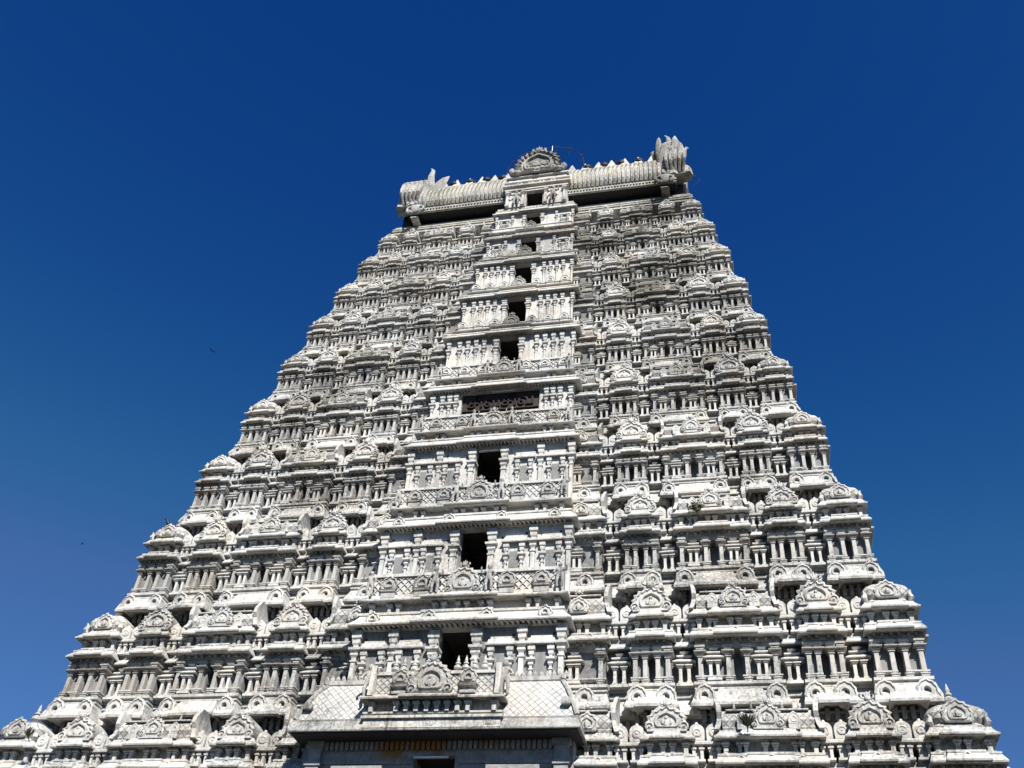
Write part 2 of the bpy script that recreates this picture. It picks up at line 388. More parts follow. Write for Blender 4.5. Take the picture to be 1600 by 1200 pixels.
def panjara_shrine(M, k, x0, x1, yf, yb, z0, zr, zt, s):
    neck(M, x0 + .12 * s, x1 - .12 * s, yf + .1 * s, z0, zr - .34 * s + .02, s, 2, yb)
    lip_eave(M, x0 + .1 * s, x1 - .1 * s, yf + .1 * s, yb, zr - .34 * s, s, .20, .34, .12)
    cx = (x0 + x1) / 2; H = zt - zr; R = min((x1 - x0) * .54, H * (.70 if k < 3 else .84))
    pts = []
    for j in range(17):
        t = -.30 + (PI + .60) * j / 16
        r = R * .86 * (1 + .12 * math.exp(-((t - PI / 2) / .25) ** 2))
        pts.append((cx + r * math.cos(t), zr + .58 * R + r * math.sin(t)))
    pts = [(cx - R * .7, zr - .02), (cx + R * .7, zr - .02)] + pts
    M.prism_y(yf + .12 * s, yb, pts)
    M.box(cx - R * .98, cx + R * .98, yf - .04 * s, yf + .3 * s, zr - .03 * s, zr + .07 * H)
    gable(M, cx, yf + .13 * s, zr + .03 * H, R, 15 if k < 7 else 11, vs=(H * .86) / (1.66 * R) if H * .86 / (1.66 * R) > .8 else .8)

def barrel_shrine(M, k, x0, x1, yf, yb, z0, zr, zt, s, wings=(1, 1), half=0):
    neck(M, x0 + .1 * s, x1 - .1 * s, yf + .1 * s, z0, zr - .34 * s + .02, s, 4 if not half else 2, yb)
    lip_eave(M, x0 + .06 * s, x1 - .06 * s, yf + .08 * s, yb, zr - .34 * s, s, .22, .34, .12 if not half else 0)
    cx = (x0 + x1) / 2; H = zt - zr; L = x1 - x0
    prof = [(yf + .12 * s, zr - .02), (yf + .06 * s, zr + .10 * H), (yf + .12 * s, zr + .14 * H), (yf + .03 * s, zr + .34 * H), (yf + .06 * s, zr + .55 * H), (yf + .2 * s, zr + .72 * H), (yf + .5 * s, zr + .86 * H), (yf + .85 * s, zr + .9 * H), (yb, zr + .9 * H), (yb, zr - .02)]
    M.mi = 1; M.prism_x(x0 + .14 * s, x1 - .14 * s, [(y, z) for y, z in reversed(prof)]); M.mi = 0
    M.box(x0 + .3 * s, x1 - .3 * s, yf + .02 * s, yf + .5 * s, zr + .70 * H, zr + .745 * H)
    for q, on in ((-1, wings[0]), (1, wings[1])):
        if not on: continue
        xo = x0 + .07 * s if q < 0 else x1 - .07 * s
        # upright prow plate closing the barrel's end, flared at foot and tip
        zs = [0, .08, .2, .4, .6, .8, .95, 1.08, 1.2]
        L1 = []
        for f in zs:
            bow = (.22 * (f - .62) ** 2) * s * 1.6
            w = .085 * s * (1 - .5 * max(0, f - .8))
            yy = yf - .10 * s + (.16 * s if .05 < f < .6 else .0) * (1 - abs(f - .32) / .32) + max(0, f - .75) * .55 * s
            y2 = max(yy + .12 * s, yb - max(0, f - .5) * (yb - yf) * .9)
            z = zr + f * H
            L1.append([(xo + q * bow - w, yy, z), (xo + q * bow + w, yy, z), (xo + q * bow + w, y2, z), (xo + q * bow - w, y2, z)])
        M.quadstrip(L1)
    if half:
        R = H * .36
        M.medal((cx - half * .08 * L, yf - .0 * s, zr + .25 * H), R, [(p, q * R * 1.2) for p, q in GPROF], petals=11, amp=.12)
        M.ellipsoid((cx - half * .08 * L, yf - .12 * s, zr + .24 * H), .2 * R, .16 * R, .42 * R, 6, 5)
        crown(M, cx - half * .08 * L, yf + .05 * s, zr + .78 * H, .15 * s)
        return
    R = min(H * .50, L * .2)
    M.box(cx - R, cx + R, yf - .14 * s, yf + .2 * s, zr - .02, zr + .09 * H)
    gable(M, cx, yf - .05 * s, zr + .06 * H, R, 15 if k < 7 else 11, vs=1.0)
    for q in (-1, 1):
        xm = cx + q * L * .255; r2 = R * .42
        M.box(xm - r2 * .9, xm + r2 * .9, yf - .08 * s, yf + .2 * s, zr - .02, zr + .16 * H)
        M.medal((xm, yf - .05 * s, zr + .20 * H + .6 * r2), r2, [(p, v * r2 * 1.3) for p, v in KPROF], nth=14, vs=1.25)
        finial(M, cx + q * L * .16, yf + .75 * s, zr + .86 * H, .55 * s); finial(M, cx + q * L * .33, yf + .75 * s, zr + .86 * H, .55 * s)

def mini_shrine(M, x, yf, yb, z0, zr, zt, s):
    w = .285 * s
    M.ring(x - w * .9, x + w * .9, yf + .02, yb, [(z0 - .02, 0), (z0 + .06 * s, 0)])
    M.box(x - w * .5, x + w * .5, yf + .22 * s, yb, z0, zr)
    for q in (-1, 1):
        px = x + q * w * .5; t = .055 * s
        M.ring(px - t, px + t, yf + .08 * s, yf + .3 * s, [(z0 + .05 * s, 0), (zr - .22 * s, 0), (zr - .19 * s, .04 * s), (zr - .13 * s, .05 * s), (zr - .12 * s, 0), (zr + .01, 0)])
    M.ring(x - w * .8, x + w * .8, yf + .08 * s, yb, [(zr - .04, -.05 * s), (zr - .03, .10 * s), (zr + .05 * s, .11 * s), (zr + .14 * s, .02 * s), (zr + .16 * s, 0)])
    H = zt - zr - .12 * s
    pts = []
    for j in range(9):
        t = PI * j / 8; pts.append((x + w * .95 * math.cos(t), zr + .12 * s + H * .58 + H * .42 * math.sin(t)))
    pts = [(x - w * .9, zr + .12 * s), (x + w * .9, zr + .12 * s)] + pts
    M.prism_y(yf + .02 * s, yb, pts)
    M.medal((x, yf + .02 * s, zr + .15 * s + H * .42), w * .6, [(1, 0), (1, .03 * s), (.7, .045 * s), (.6, .02 * s), (.3, .02 * s), (.2, .04 * s)], nth=12, ogee=0, cut=.9)
    M.ellipsoid((x, yf + .12 * s, zr + .12 * s + H * 1.02), .07 * s, .07 * s, .10 * s, 6, 4)

# ------------------------------------------------------------------ one storey
def storey(k):
    st = MB(); BND = {-1: MB(), 1: MB()}; EAV = {-1: MB(), 1: MB()}; FRZ = {-1: MB(), 1: MB()}
    W = WE[k]; sx = W / 18.5; ze, zb, ye = ZE[k], ZB[k], YE[k]
    sv = ((ZE[k + 1] if k + 1 < NT else 58.05) - ze) / 5.68
    if k == 9: sv = 2.9 / 5.68
    sl = (ze - zb) / 2.96; s = .25 * sx + .75 * sv
    oo = .58 if k <= 2 else .48 if k <= 5 else .40; ov = oo * s; sh = (.62 - oo) * s; cut = lambda L_: [(z_, d_ - sh * max(0, d_) / (.62 * s)) for z_, d_ in L_]; yw = ye + ov; yb_ = ye + 2.5
    zprev = ZE[k - 1] if k else 8.0
    core = empty  # readability
    yr = yw + .46 * s                                # recess wall plane
    Wc = W - .21 * s - .52 * s
    ybk = 2 * YC - ye
    # solid core with the central corridor left open
    dw = CW[k] - .55 * s if k == 0 else CW[k] * .5
    zc_top = ze + .35 * sv
    if k == 4: dw = 2.3
    zn = ZE[k + 1] + .0 if k + 1 < NT else 57.9
    z_lo = zprev + .05
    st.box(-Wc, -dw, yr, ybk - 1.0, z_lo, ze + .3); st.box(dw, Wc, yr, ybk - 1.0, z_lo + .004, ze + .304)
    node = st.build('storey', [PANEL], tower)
    # side mouldings all round the core, plain
    for sg in (-1, 1): BND[sg].ring(*sorted((sg * (CW[k] + .4), sg * Wc)), yr + .5, ybk - 1.0, [(zb + .1, .0), (zb, .75 * s), (zb + .08, .78 * s), (zb + .25 * (ze - zb), .25 * s), (zb + .27 * (ze - zb), .35 * s), (zb + .4 * (ze - zb), .3 * s), (zb + .41 * (ze - zb), .0)], (False, False))
    for sg in (-1, 1): EAV[sg].ring(*sorted((sg * (CW[k] + .4), sg * Wc)), yr + .5, ybk - 1.0, [(ze + .05, .0), (ze, .85 * s), (ze + .06, .87 * s), (ze + .36 * s, .5 * s), (ze + .40 * s, .0)], (False, False))
    L = ze - zb
    for sg in (-1, 1):
        prev = None; frz = FRZ[sg]; band = BND[sg]; eave = EAV[sg]
        for bi, (kind, f0, f1) in enumerate(BAYS):
            e0, e1 = W * f0, W * f1
            if kind == 'edge': e0 = CW[k] - .75
            ins = .21 * s
            wx0, wx1 = (e0 + ins, e1 - ins)
            if kind == 'edge': wx0 = e0
            if sg < 0: X0, X1 = -wx1, -wx0
            else: X0, X1 = wx0, wx1
            dz = .006 * (bi % 3) + (.003 if sg > 0 else 0)
            # --- bay wall with base mouldings
            M = bayM = MB(); M.kx = band.kx = eave.kx = .36
            M.mi = 0
            M.ring(X0, X1, yw, yb_, [(zprev + .3, -.36 * s), (zb + .1 * L, -.36 * s), (zb + .3 * L, -.05)])
            M.ring(X0, X1, yw, yb_, [(zb + .27 * L + dz, .22 * s), (zb + .283 * L + dz, .34 * s), (zb + .305 * L + dz, .34 * s), (zb + .31 * L + dz, .20 * s), (zb + .335 * L + dz, .20 * s), (zb + .345 * L + dz, .36 * s), (zb + .385 * L + dz, .36 * s), (zb + .39 * L + dz, .18 * s), (zb + .40 * L + dz, .0), (zb + .42 * L, -.03)])
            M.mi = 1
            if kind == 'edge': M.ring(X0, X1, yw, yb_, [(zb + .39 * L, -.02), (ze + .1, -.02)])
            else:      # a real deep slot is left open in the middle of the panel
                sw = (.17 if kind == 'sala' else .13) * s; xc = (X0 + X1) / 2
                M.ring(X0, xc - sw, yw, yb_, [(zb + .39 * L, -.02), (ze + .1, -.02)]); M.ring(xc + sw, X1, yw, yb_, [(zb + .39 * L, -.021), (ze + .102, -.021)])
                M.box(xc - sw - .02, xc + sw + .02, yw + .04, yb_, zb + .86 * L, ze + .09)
            M.mi = 0
            # entablature under the eave
            M.ring(X0, X1, yw, yb_, [(zb + .905 * L, 0), (zb + .91 * L, .05 * s), (zb + .955 * L, .05 * s), (zb + .96 * L, .13 * s), (ze + .05, .15 * s)])
            bayM.build('bay_wall', [WASH, PANEL], node)
            # --- plinth band (sloping, with medallions)
            pr = [(zb + .10 * L, -.2), (zb + .012 + dz, .66 * s), (zb + dz, .78 * s), (zb + .035 * L + dz, .80 * s), (zb + .05 * L + dz, .74 * s), (zb + .135 * L + dz, .55 * s), (zb + .225 * L + dz, .36 * s), (zb + .278 * L + dz, .25 * s), (zb + .282 * L + dz, -.05)]
            pr = cut(pr); band.ring(X0, X1, yw, yb_, pr)
            if kind != 'edge':
                w = X1 - X0
                band.ring(X0 + .27 * w, X1 - .27 * w, yw - .10 * s, yb_, [(a + .004, b) for a, b in pr])
            mx = {'edge': [.62], 'panjara': [.14, .86], 'sala': [.08, .92], 'kuta': [.10, .88]}[kind]
            for fx in mx:
                xm = X0 + (X1 - X0) * (fx if sg > 0 else 1 - fx)
                R = .40 * s * random.uniform(.92, 1.06)
                band.medal((xm, yw - .50 * s + .8 * sh, zb + .165 * L), R, [(1, -.28 * s)] + [(p, q * s * 1.1) for p, q in KPROF] + [(.27, -.10 * s)], petals=11, amp=.07, vs=1.16, cut=.86, ogee=.06)
                crown(band, xm, yw - .44 * s, zb + .165 * L + 1.05 * R, .12 * s)
                for q in (-1, 1): band.ellipsoid((xm + q * .72 * R, yw - .60 * s + sh, zb + .165 * L - .88 * R), .13 * s, .09 * s, .10 * s, 6, 4)
            if kind == 'kuta':      # corner leaf of the band
                xq = X1 if sg > 0 else X0
                band.blade([(xq + sg * .24 * s, yw - .64 * s, zb + .05 * L), (xq + sg * .18 * s, yw - .50 * s, zb + .14 * L), (xq + sg * .10 * s, yw - .36 * s, zb + .24 * L), (xq + sg * .12 * s, yw - .34 * s, zb + .30 * L)], [.06 * s, .11 * s, .09 * s, .03], [.06 * s, .11 * s, .09 * s, .03])
            # --- dentils of the frieze below the band
            if k > 0:
                nd = max(3, int((X1 - X0) / (.30 * s))); stp = (X1 - X0) / nd
                for i in range(nd):
                    xd = X0 + (i + .5) * stp; hw = .085 * s
                    frz.ring(xd - hw, xd + hw, yw + .02 * s, yw + .45, [(zb - .30 * sl, -.03 * s), (zb - .26 * sl, .0), (zb + .05 * L, 0)])
                    frz.box(xd - hw * .8 + stp * .5, xd + hw * .8 + stp * .5, yw + .22 * s, yw + .5, zb - .55 * sl, zb - .36 * sl)
                frz.ring(X0, X1, yw, yb_, [(zb - .40 * sl, -.34 * s), (zb - .38 * sl, -.14 * s), (zb - .33 * sl, -.14 * s), (zb - .32 * sl, -.34 * s)])
                frz.ring(X0, X1, yw, yb_, [(zb - .82 * sl, -.36 * s), (zb - .81 * sl, -.28 * s), (zb - .76 * sl, -.28 * s), (zb - .75 * sl, -.36 * s)])
            # --- eave
            pe = [(ze + .16 * s, -.1), (ze + .05 * s + dz, .10 * s), (ze + dz, .62 * s), (ze + .055 * s + dz, .64 * s), (ze + .10 * s + dz, .59 * s), (ze + .24 * s + dz, .44 * s), (ze + .36 * s + dz, .30 * s), (ze + .38 * s + dz, .33 * s), (ze + .45 * s + dz, .33 * s), (ze + .455 * s + dz, -.2)]
            pe = cut(pe); eave.ring(X0, X1, yw, yb_, pe)
            if kind != 'edge':
                w = X1 - X0; a = .25 if kind != 'sala' else .30
                eave.ring(X0 + a * w, X1 - a * w, yw - .15 * s, yb_, [(p + .007, q) for p, q in pe])
            for fx in ((.2, .5, .8) if kind != 'edge' else (.7,)):
                eave.medal((X0 + fx * (X1 - X0), yw - (.36 if fx != .5 else .50) * s + .7 * sh, ze + .24 * s), .15 * s, [(1, -.1 * s), (1, .05 * s), (.6, .06 * s), (.5, .01), (.2, .01)], nth=12, vs=1.1, ogee=.2)
            w = X1 - X0; nj = max(2, int(w / (.55 * s)))
            for i in range(nj):    # tiny dentils under the eave
                xd = X0 + (i + .5) * w / nj
                for dd in (-.14, .14): eave.box(xd + dd * s - .05 * s, xd + dd * s + .05 * s, yw - .30 * s, yw, ze - .075 * s, ze + .06 * s)
            M.kx = band.kx = eave.kx = 1.0
            # --- pilasters
            zp0, zp1 = zb + .405 * L, zb + .925 * L
            cx = (X0 + X1) / 2; w = X1 - X0
            if kind == 'edge': xs = [(X1 if sg > 0 else X0) - sg * .18 * s]
            elif kind == 'sala': xs = [X0 + .16 * s, X1 - .16 * s, cx - .36 * s, cx + .36 * s]
            else: xs = [X0 + .13 * s, X1 - .13 * s, cx - .25 * s, cx + .25 * s]
            vis = True
            if vis:
                for px in xs:
                    if 1 <= k <= 3 and pil_count[0] < 72:
                        P = MB(); pilaster(P, px, yw, zp0, zp1, s, .19 * s); P.build('pilaster', [PILM], node); pil_count[0] += 1
                    else: pilaster(rest_pil, px, yw, zp0, zp1, s, .19 * s)
                ax = []
                if kind == 'edge': ax = [(X0 + X1) / 2 - sg * .25 * s]
                if kind == 'sala': ax = [(X0 + .16 * s + cx - .4 * s) / 2, (X1 - .16 * s + cx + .4 * s) / 2]
                for px in ax:
                    A = MB() if 1 <= k <= 3 else rest_aed
                    aedicule(A, px, yw, zp0, zp0 + .90 * (zp1 - zp0), s, .70 * s, .36)
                    if 1 <= k <= 3: A.build('wall_niche', [CLEAN], node)
                sillM = rest_pil if k > 3 else band
                sillM.ring(X0, X1 if kind in ('edge',) else cx - .2 * s, yw - .2 * s, yw + .1, [(zp0 + .10 * (zp1 - zp0), .02), (zp0 + .125 * (zp1 - zp0), .06 * s), (zp0 + .16 * (zp1 - zp0), .06 * s), (zp0 + .165 * (zp1 - zp0), 0)])
                if kind != 'edge': sillM.ring(cx + .2 * s, X1, yw - .2 * s, yw + .1, [(zp0 + .10 * (zp1 - zp0), .02), (zp0 + .125 * (zp1 - zp0), .06 * s), (zp0 + .16 * (zp1 - zp0), .06 * s), (zp0 + .165 * (zp1 - zp0), 0)])
            # --- the recess between this bay and the one nearer the middle
            if prev is not None:
                ra, rb = sorted((prev, wx0)); ra, rb = (ra, rb) if sg > 0 else (-rb, -ra)
                cr = (ra + rb) / 2
                yq = yr - .02
                poly = [(yq + .3, zb - .06 * L), (yq - .12 * s, zb + .02 * L), (yq - .42 * s, zb + .0), (yq - .42 * s, zb + .05 * L), (yq - .16 * s, zb + .2 * L), (yq - .10 * s, zb + .25 * L), (yq - .2 * s, zb + .26 * L), (yq - .2 * s, zb + .30 * L), (yq - .08 * s, zb + .31 * L), (yq - .08 * s, zb + .34 * L), (yq - .22 * s, zb + .35 * L), (yq - .22 * s, zb + .39 * L), (yq + .3, zb + .40 * L)]
                band.prism_x(ra - .05, rb + .05, poly)
                ez = ze - .16 * s
                eave.prism_x(ra - .06, rb + .06, [(yq + .4, ez + .10 * s), (yq - .1 * s, ez + .06 * s), (yq - .44 * s, ez), (yq - .45 * s, ez + .06 * s), (yq - .28 * s, ez + .26 * s), (yq - .20 * s, ez + .36 * s), (yq - .22 * s, ez + .46 * s), (yq + .4, ez + .50 * s)])
                if k > 0:
                    for i in range(3): frz.box(cr + (i - 1) * .3 * s - .08 * s, cr + (i - 1) * .3 * s + .08 * s, yq - .15 * s, yq + .2, zb - .45 * sl, zb - .12 * sl)
                if vis:
                    A = MB() if 1 <= k <= 3 else rest_aed
                    aedicule(A, cr, yq, zp0 - .02 * L, zp0 + .93 * (zp1 - zp0), s, (rb - ra) * .84, .50)
                    if 1 <= k <= 3: A.build('wall_niche', [CLEAN], node)
            prev = wx1
            # --- shrine of the parapet
            hz0 = ze + .455 * s; zr = ze + 1.36 * sv; zt = ze + 2.42 * sv
            ybs = ((YE[k + 1] + .42 * s + .3)) 
            if k == 9: zr = ze + .72; zt = ze + 1.35; hz0 = ze + .2
            S = MB()
            E0, E1 = X0 - .04 * s, X1 + .04 * s
            if kind == 'kuta':
                kuta_shrine(S, k, E0, E1, yw - .34 * s + sh, ybs + .6, hz0, zr, zt, s, sg); nm = 'corner_shrine'
            elif kind == 'panjara':
                panjara_shrine(S, k, E0, E1, yw - .34 * s + sh, ybs, hz0, zr, zt, s); nm = 'gabled_shrine'
            elif kind == 'sala':
                barrel_shrine(S, k, E0, E1, yw - .34 * s + sh, ybs, hz0, zr, zt, s); nm = 'barrel_shrine'
            else:
                barrel_shrine(S, k, X0, X1 + .1 * s if sg > 0 else X1, yw - .27 * s + sh, ybs, hz0, zr, zt + .15 * s, s, (sg < 0, sg > 0), sg); nm = 'half_shrine'
            S.build(nm, [WASH, LATT] if k < 3 else [CLEAN, WASH] if kind in ('panjara', 'kuta') else [WASH, CARVE], node)
    # recess pairs of little shrines on the parapet
    for sg in (-1, 1):
        for bi in range(len(BAYS) - 1):
            a = W * BAYS[bi][2] - .21 * s; b = W * BAYS[bi + 1][1] + .21 * s
            for q in (-1, 1):
                x = sg * ((a + b) / 2 + q * .30 * s)
                M = MB() if k < 6 else rest_mini
                if k == 9: continue
                mini_shrine(M, x, yr - .52 * s, yr + 1.2, ze + .33 * s, ze + .33 * s + .62 * sv, ze + .33 * s + 1.38 * sv, s)
                if k < 6: M.build('small_shrine', [CLEAN], node)
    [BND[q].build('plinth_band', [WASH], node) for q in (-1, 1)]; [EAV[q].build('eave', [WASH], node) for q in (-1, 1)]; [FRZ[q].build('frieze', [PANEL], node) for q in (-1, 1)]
    return node, s, sv, yr

def balustrade(M, x0, x1, y, z0, z1, s, step=0.):
    """lattice parapet: two rails, posts and criss-cross bars in front of a back slab"""
    H = z1 - z0; t = .12 * s
    M.box(x0, x1, y, y + .35 * s, z0, z1 - .02)
    M.box(x0 - .02, x1 + .02, y - t, y + .1, z0 - .01, z0 + .10 * H); M.box(x0 - .02, x1 + .02, y - t, y + .1, z1 - .12 * H, z1)
    n = max(3, int((x1 - x0) / (.17 * s))); w = (x1 - x0) / n; zz0, zz1 = z0 + .1 * H, z1 - .12 * H; r = .022 * s
    m = max(2, int((zz1 - zz0) / w + .5)); h = (zz1 - zz0) / m
    for i in range(n):
        for jx in range(m):
            xa, xb = x0 + i * w, x0 + (i + 1) * w; za, zb2 = zz0 + jx * h, zz0 + (jx + 1) * h
            if (i + jx) % 2: za, zb2 = zb2, za
            M.quadstrip([[(xa, y - .045 * s, za - r), (xa, y - .045 * s, za + r), (xa, y + .02, za + r), (xa, y + .02, za - r)], [(xb, y - .045 * s, zb2 - r), (xb, y - .045 * s, zb2 + r), (xb, y + .02, zb2 + r), (xb, y + .02, zb2 - r)]])

def central(k, node, s, sv):
    """middle bay of a storey: door, tall columns, eave, and the balcony above it"""
    c = CW[k]; ye, ze = YE[k], ZE[k]; zprev = ZE[k - 1]
    svp = (ze - zprev) / 5.68
    yc = ye - .42 * s; ywl = yc + .22 * s; ybk = ye + 2.3
    ce = CE[k]; z0 = CE[k - 1] + .2 * svp
    zcol = CE[k - 1] + 1.3 * svp
    dw = .74 * (.4 + .6 * s); dx = -.08
    if k == 4: dw, dx = 2.15, -.05
    dt = ce - .05 * s
    Wm = MB(); Wm.mi = 0
    x0, x1 = -c + .55 * s, c - .55 * s
    ybk = ywl + .60 * s
    Wm.box(x0, dx - dw, ywl, ybk, z0, ce + .3 * sv); Wm.box(dx + dw, x1, ywl, ybk, z0 + .003, ce + .303 * sv)
    Wm.box(dx - dw - .01, dx + dw + .01, ywl + .004, ywl + .22, dt, ce + .28 * sv)
    Wm.build('bay_wall', [CLEAN if k > 2 else PANEL if k == 1 else CLEAN], node)
    if k <= 4:
        H = MB()
        for q in (-1, 1):
            for fx, fz in ((.27, .86), (.50, .90), (.66, .88), (.84, .90), (.30, .35), (.66, .42), (.86, .40)):
                hx = q * fx * c + random.uniform(-.06, .06); hz = zcol + fz * (ce - zcol)
                H.box(hx - .055 * s, hx + .055 * s, ywl - .012, ywl + .05, hz - .06 * s, hz + .06 * s)
        H.build('painted_putlog_holes', [SHADE_DARK], node, jit=0)  # dark boxes on the wall stand in for the shade inside the holes
    # passage lined dark, the doorway's shade put into the colour
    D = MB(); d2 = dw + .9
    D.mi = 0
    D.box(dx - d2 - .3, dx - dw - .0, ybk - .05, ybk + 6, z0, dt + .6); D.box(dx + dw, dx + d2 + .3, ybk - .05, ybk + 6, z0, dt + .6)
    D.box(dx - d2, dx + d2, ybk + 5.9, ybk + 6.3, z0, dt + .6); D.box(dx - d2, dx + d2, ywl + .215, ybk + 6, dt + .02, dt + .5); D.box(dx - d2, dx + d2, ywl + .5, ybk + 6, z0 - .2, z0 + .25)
    D.build('passage', [SHADE_DARK], node)
    # lintel and jamb frame
    F = MB()
    F.box(dx - dw - .10 * s, dx + dw + .10 * s, ywl - .07 * s, ywl + .3, dt - .012, dt + .05 * s)
    if k != 4:
        for q in (-1, 1):
            xj = dx + q * (dw + .19 * s)
            pilaster(F, xj, ywl, zcol, ce - .16 * sv, s, .30 * s, .15)
    F.build('door_frame', [CLEAN], node)
    # columns
    zt = ce - .05
    def colm(x, w):
        P = MB(); pilaster(P, x, ywl, zcol, zt, s, w, .15); P.build('column', [CLEAN], node)
    if k == 4: xs = [.985 * c - .6 * s, .80 * c - .3 * s, .70 * c - .25 * s, .60 * c - .15 * s]
    elif k in (5, 6, 7): xs = [.90 * c, .74 * c, .62 * c, .50 * c, .38 * c]
    elif k >= 8: xs = [.90 * c, .52 * c]
    else: xs = [.915 * c, .575 * c]
    for x in xs:
        for q in (-1, 1): colm(q * x, (.23 if k < 4 else .16) * s)
    if k < 4 or k >= 8:
        for q in (-1, 1):
            for fx in (.41, .745) if k < 4 else (.71,):
                A = MB(); x = q * fx * c + (dx if fx < .5 else 0)
                zt2 = zcol + .80 * (zt - zcol)
                a = .40 * s
                for e in (-1, 1):
                    P2x = x + e * a
                    pilaster(A, P2x, ywl, zcol, zcol + .80 * (zt - zcol), s * .8, .13 * s, .16)
                lip_eave(A, x - a - .1 * s, x + a + .1 * s, ywl - .12 * s, ywl + .2, zt2 - .06 * s, s, .14, .30)
                A.box(x - a - .05 * s, x + a + .05 * s, ywl - .15 * s, ywl + .1, zt2 + .22 * s, zt2 + .34 * s)
                A.mi = 1; A.box(x - a * .62, x + a * .62, ywl - .03 * s, ywl + .1, zcol, zt2 - .5 * s); A.mi = 0
                A.build('wall_niche', [CLEAN, PANEL], node)
    ybk = ye + 2.3
    # eave
    E = MB(); h = .72 * sv if k < 9 else .5
    pe = [(ce + .25 * h, -.1), (ce + .1 * h, .20 * s), (ce, .55 * s), (ce + .08 * h, .57 * s), (ce + .15 * h, .53 * s), (ce + .45 * h, .34 * s), (ce + .8 * h, .18 * s), (ce + .85 * h, .23 * s), (ce + h, .23 * s), (ce + h + .01, -.2)]
    E.ring(x0, x1, ywl, ybk, pe)
    E.ring(-1.35 * s - .1, 1.15 * s + .1, ywl - .12 * s, ybk, [(a + .006, b) for a, b in pe])
    n = int((x1 - x0) / (.22 * s)); w = (x1 - x0) / n
    for i in range(n): E.box(x0 + (i + .25) * w, x0 + (i + .75) * w, ywl - .46 * s, ywl, ce - .02 * s, ce + .12 * h)
    E.ring(x0, x1, ywl, ybk, [(ce - .05 * s, .0), (ce - .045 * s, .07 * s), (ce + .08 * h, .10 * s)], (False, False))
    if k < 3:
        for i in range(4):
            xm = -c * .78 + c * 1.56 * i / 3
            E.medal((xm, ywl - .40 * s, ce + .45 * h), .30 * s, [(1, -.2 * s)] + [(p, q * s) for p, q in KPROF], petals=9, amp=.15)
    E.build('eave', [CLEAN], node)
    if k == 9: return ce + h
    # balcony above the eave
    B = MB(); nb = ce + h; lz = nb + .62 * sv; b0 = lz + .26 * sv; b1 = nb + 2.05 * sv
    yn = YE[k + 1] - .42 * s - .35 * s; X = CW[k + 1] + .0
    if 5 <= k < 8: lz = nb + .35 * sv; b0 = lz + .2 * sv; b1 = b0 + .55 * sv
    if k == 8: lz = nb + .4; b0 = lz + .14; b1 = b0 + .5
    yf = ywl + .05 * s
    B.ring(-X + .5 * s, X - .5 * s, yf + .30 * s, yn + 1.5, [(nb - .05, 0), (lz + .05, 0)])
    B.ring(-X + .5 * s, X - .5 * s, yf + .05 * s, yn + 1.5, [(nb - .05, .06 * s), (nb + .07 * s, .06 * s), (nb + .075 * s, -.04)])
    npost = 9
    for i in ((0, 1, 3, 4, 5, 7, 8) if k < 5 else range(9)):
        px = (-X + .65 * s) + (2 * X - 1.3 * s) * i / (npost - 1)
        for e in ((-.1, .1) if i in (1, 3, 4, 5, 7) else (0,)):
            pp = px + e * 2 * s
            B.ring(pp - .07 * s, pp + .07 * s, yf + .03 * s, yf + .5 * s, [(nb + .05, 0), (lz - .22 * sv, 0), (lz - .16 * sv, .06 * s), (lz - .08 * sv, .07 * s), (lz - .07 * sv, 0), (lz + .02, .02)])
    lip_eave(B, -X + .45 * s, X - .45 * s, yf + .05 * s, yn + 1.5, lz, s, .30, .30)
    lip_eave(B, -1.5 * s, 1.3 * s, yf - .12 * s, yn + 1.5, lz + .006, s, .30, .30)
    B.build('balcony', [WASH if k < 2 else CLEAN], node)
    G = MB()
    if k < 5: balustrade(G, -X + .45 * s, X - .45 * s, yf + .12 * s, b0, b1, s)
    else: G.ring(-X + .45 * s, X - .45 * s, yf + .12 * s, yf + .5 * s, [(b0, .04), (b0 + .06, .04), (b0 + .07, 0), (b1 - .08, 0), (b1 - .07, .05), (b1, .05)])
    G.build('balustrade', [CLEAN], node)
    Q = MB(); R = .78 * s * (1 if k < 4 else .9)
    if k == 8: R = .42
    Q.box(-R * 1.05 + dx, R * 1.05 + dx, yf - .1 * s, yf + .3 * s, b0 - .02, b0 + .12 * s)
    gable(Q, dx, yf + .02 * s, b0 + .1 * s, R, 17, vs=1.05 if k != 3 else .9, amp=.13, og=.05, ck=.27)
    Q.build('gable_medallion', [CARVE], node)
    if k < 8:
        for q in (-1, 1):
            for fx in (.40, .72) if k < 4 else (.30, .56, .82):
                m = MB(); r = .40 * s if k < 4 else .42 * s; x = q * X * fx
                m.box(x - r * .8, x + r * .8, yf - .08 * s, yf + .2 * s, b0 - .04, b0 + .2 * s)
                m.ring(x - r * .55, x + r * .55, yf - .02 * s, yf + .2 * s, [(b0 + .19 * s, 0), (b0 + .24 * s, .12 * s), (b0 + .30 * s, .14 * s), (b0 + .33 * s, 0)])
                m.medal((x, yf + .0 * s, b0 + .36 * s + r * .55), r, [(p, v * s) for p, v in KPROF], petals=9, amp=.12)
                m.build('small_medallion', [CARVE if k < 4 else CLEAN], node)
            finx = MB()
        Fm = MB()
        for x in ([-1.9, -1.45, 1.25, 1.7] if k in (1, 3) else [-1.6, 1.5, 2.1] if k < 5 else []):
            finial(Fm, x * s, yf + .3 * s, b1 - .02, .42 * s)
        if Fm.v: Fm.build('finial_row', [CLEAN], node)
        for q in (-1, 1):
            if k < 5: statue(node, dx + q * (R + .42 * s), yf - .16 * s, b0 + .02, (b1 - b0) * 1.08, STAND, q)
            if k < 5: statue(node, q * (X - .52 * s), yf - .22 * s, b0 + .02, (b1 - b0) * .98, STAND, -q)
    return None

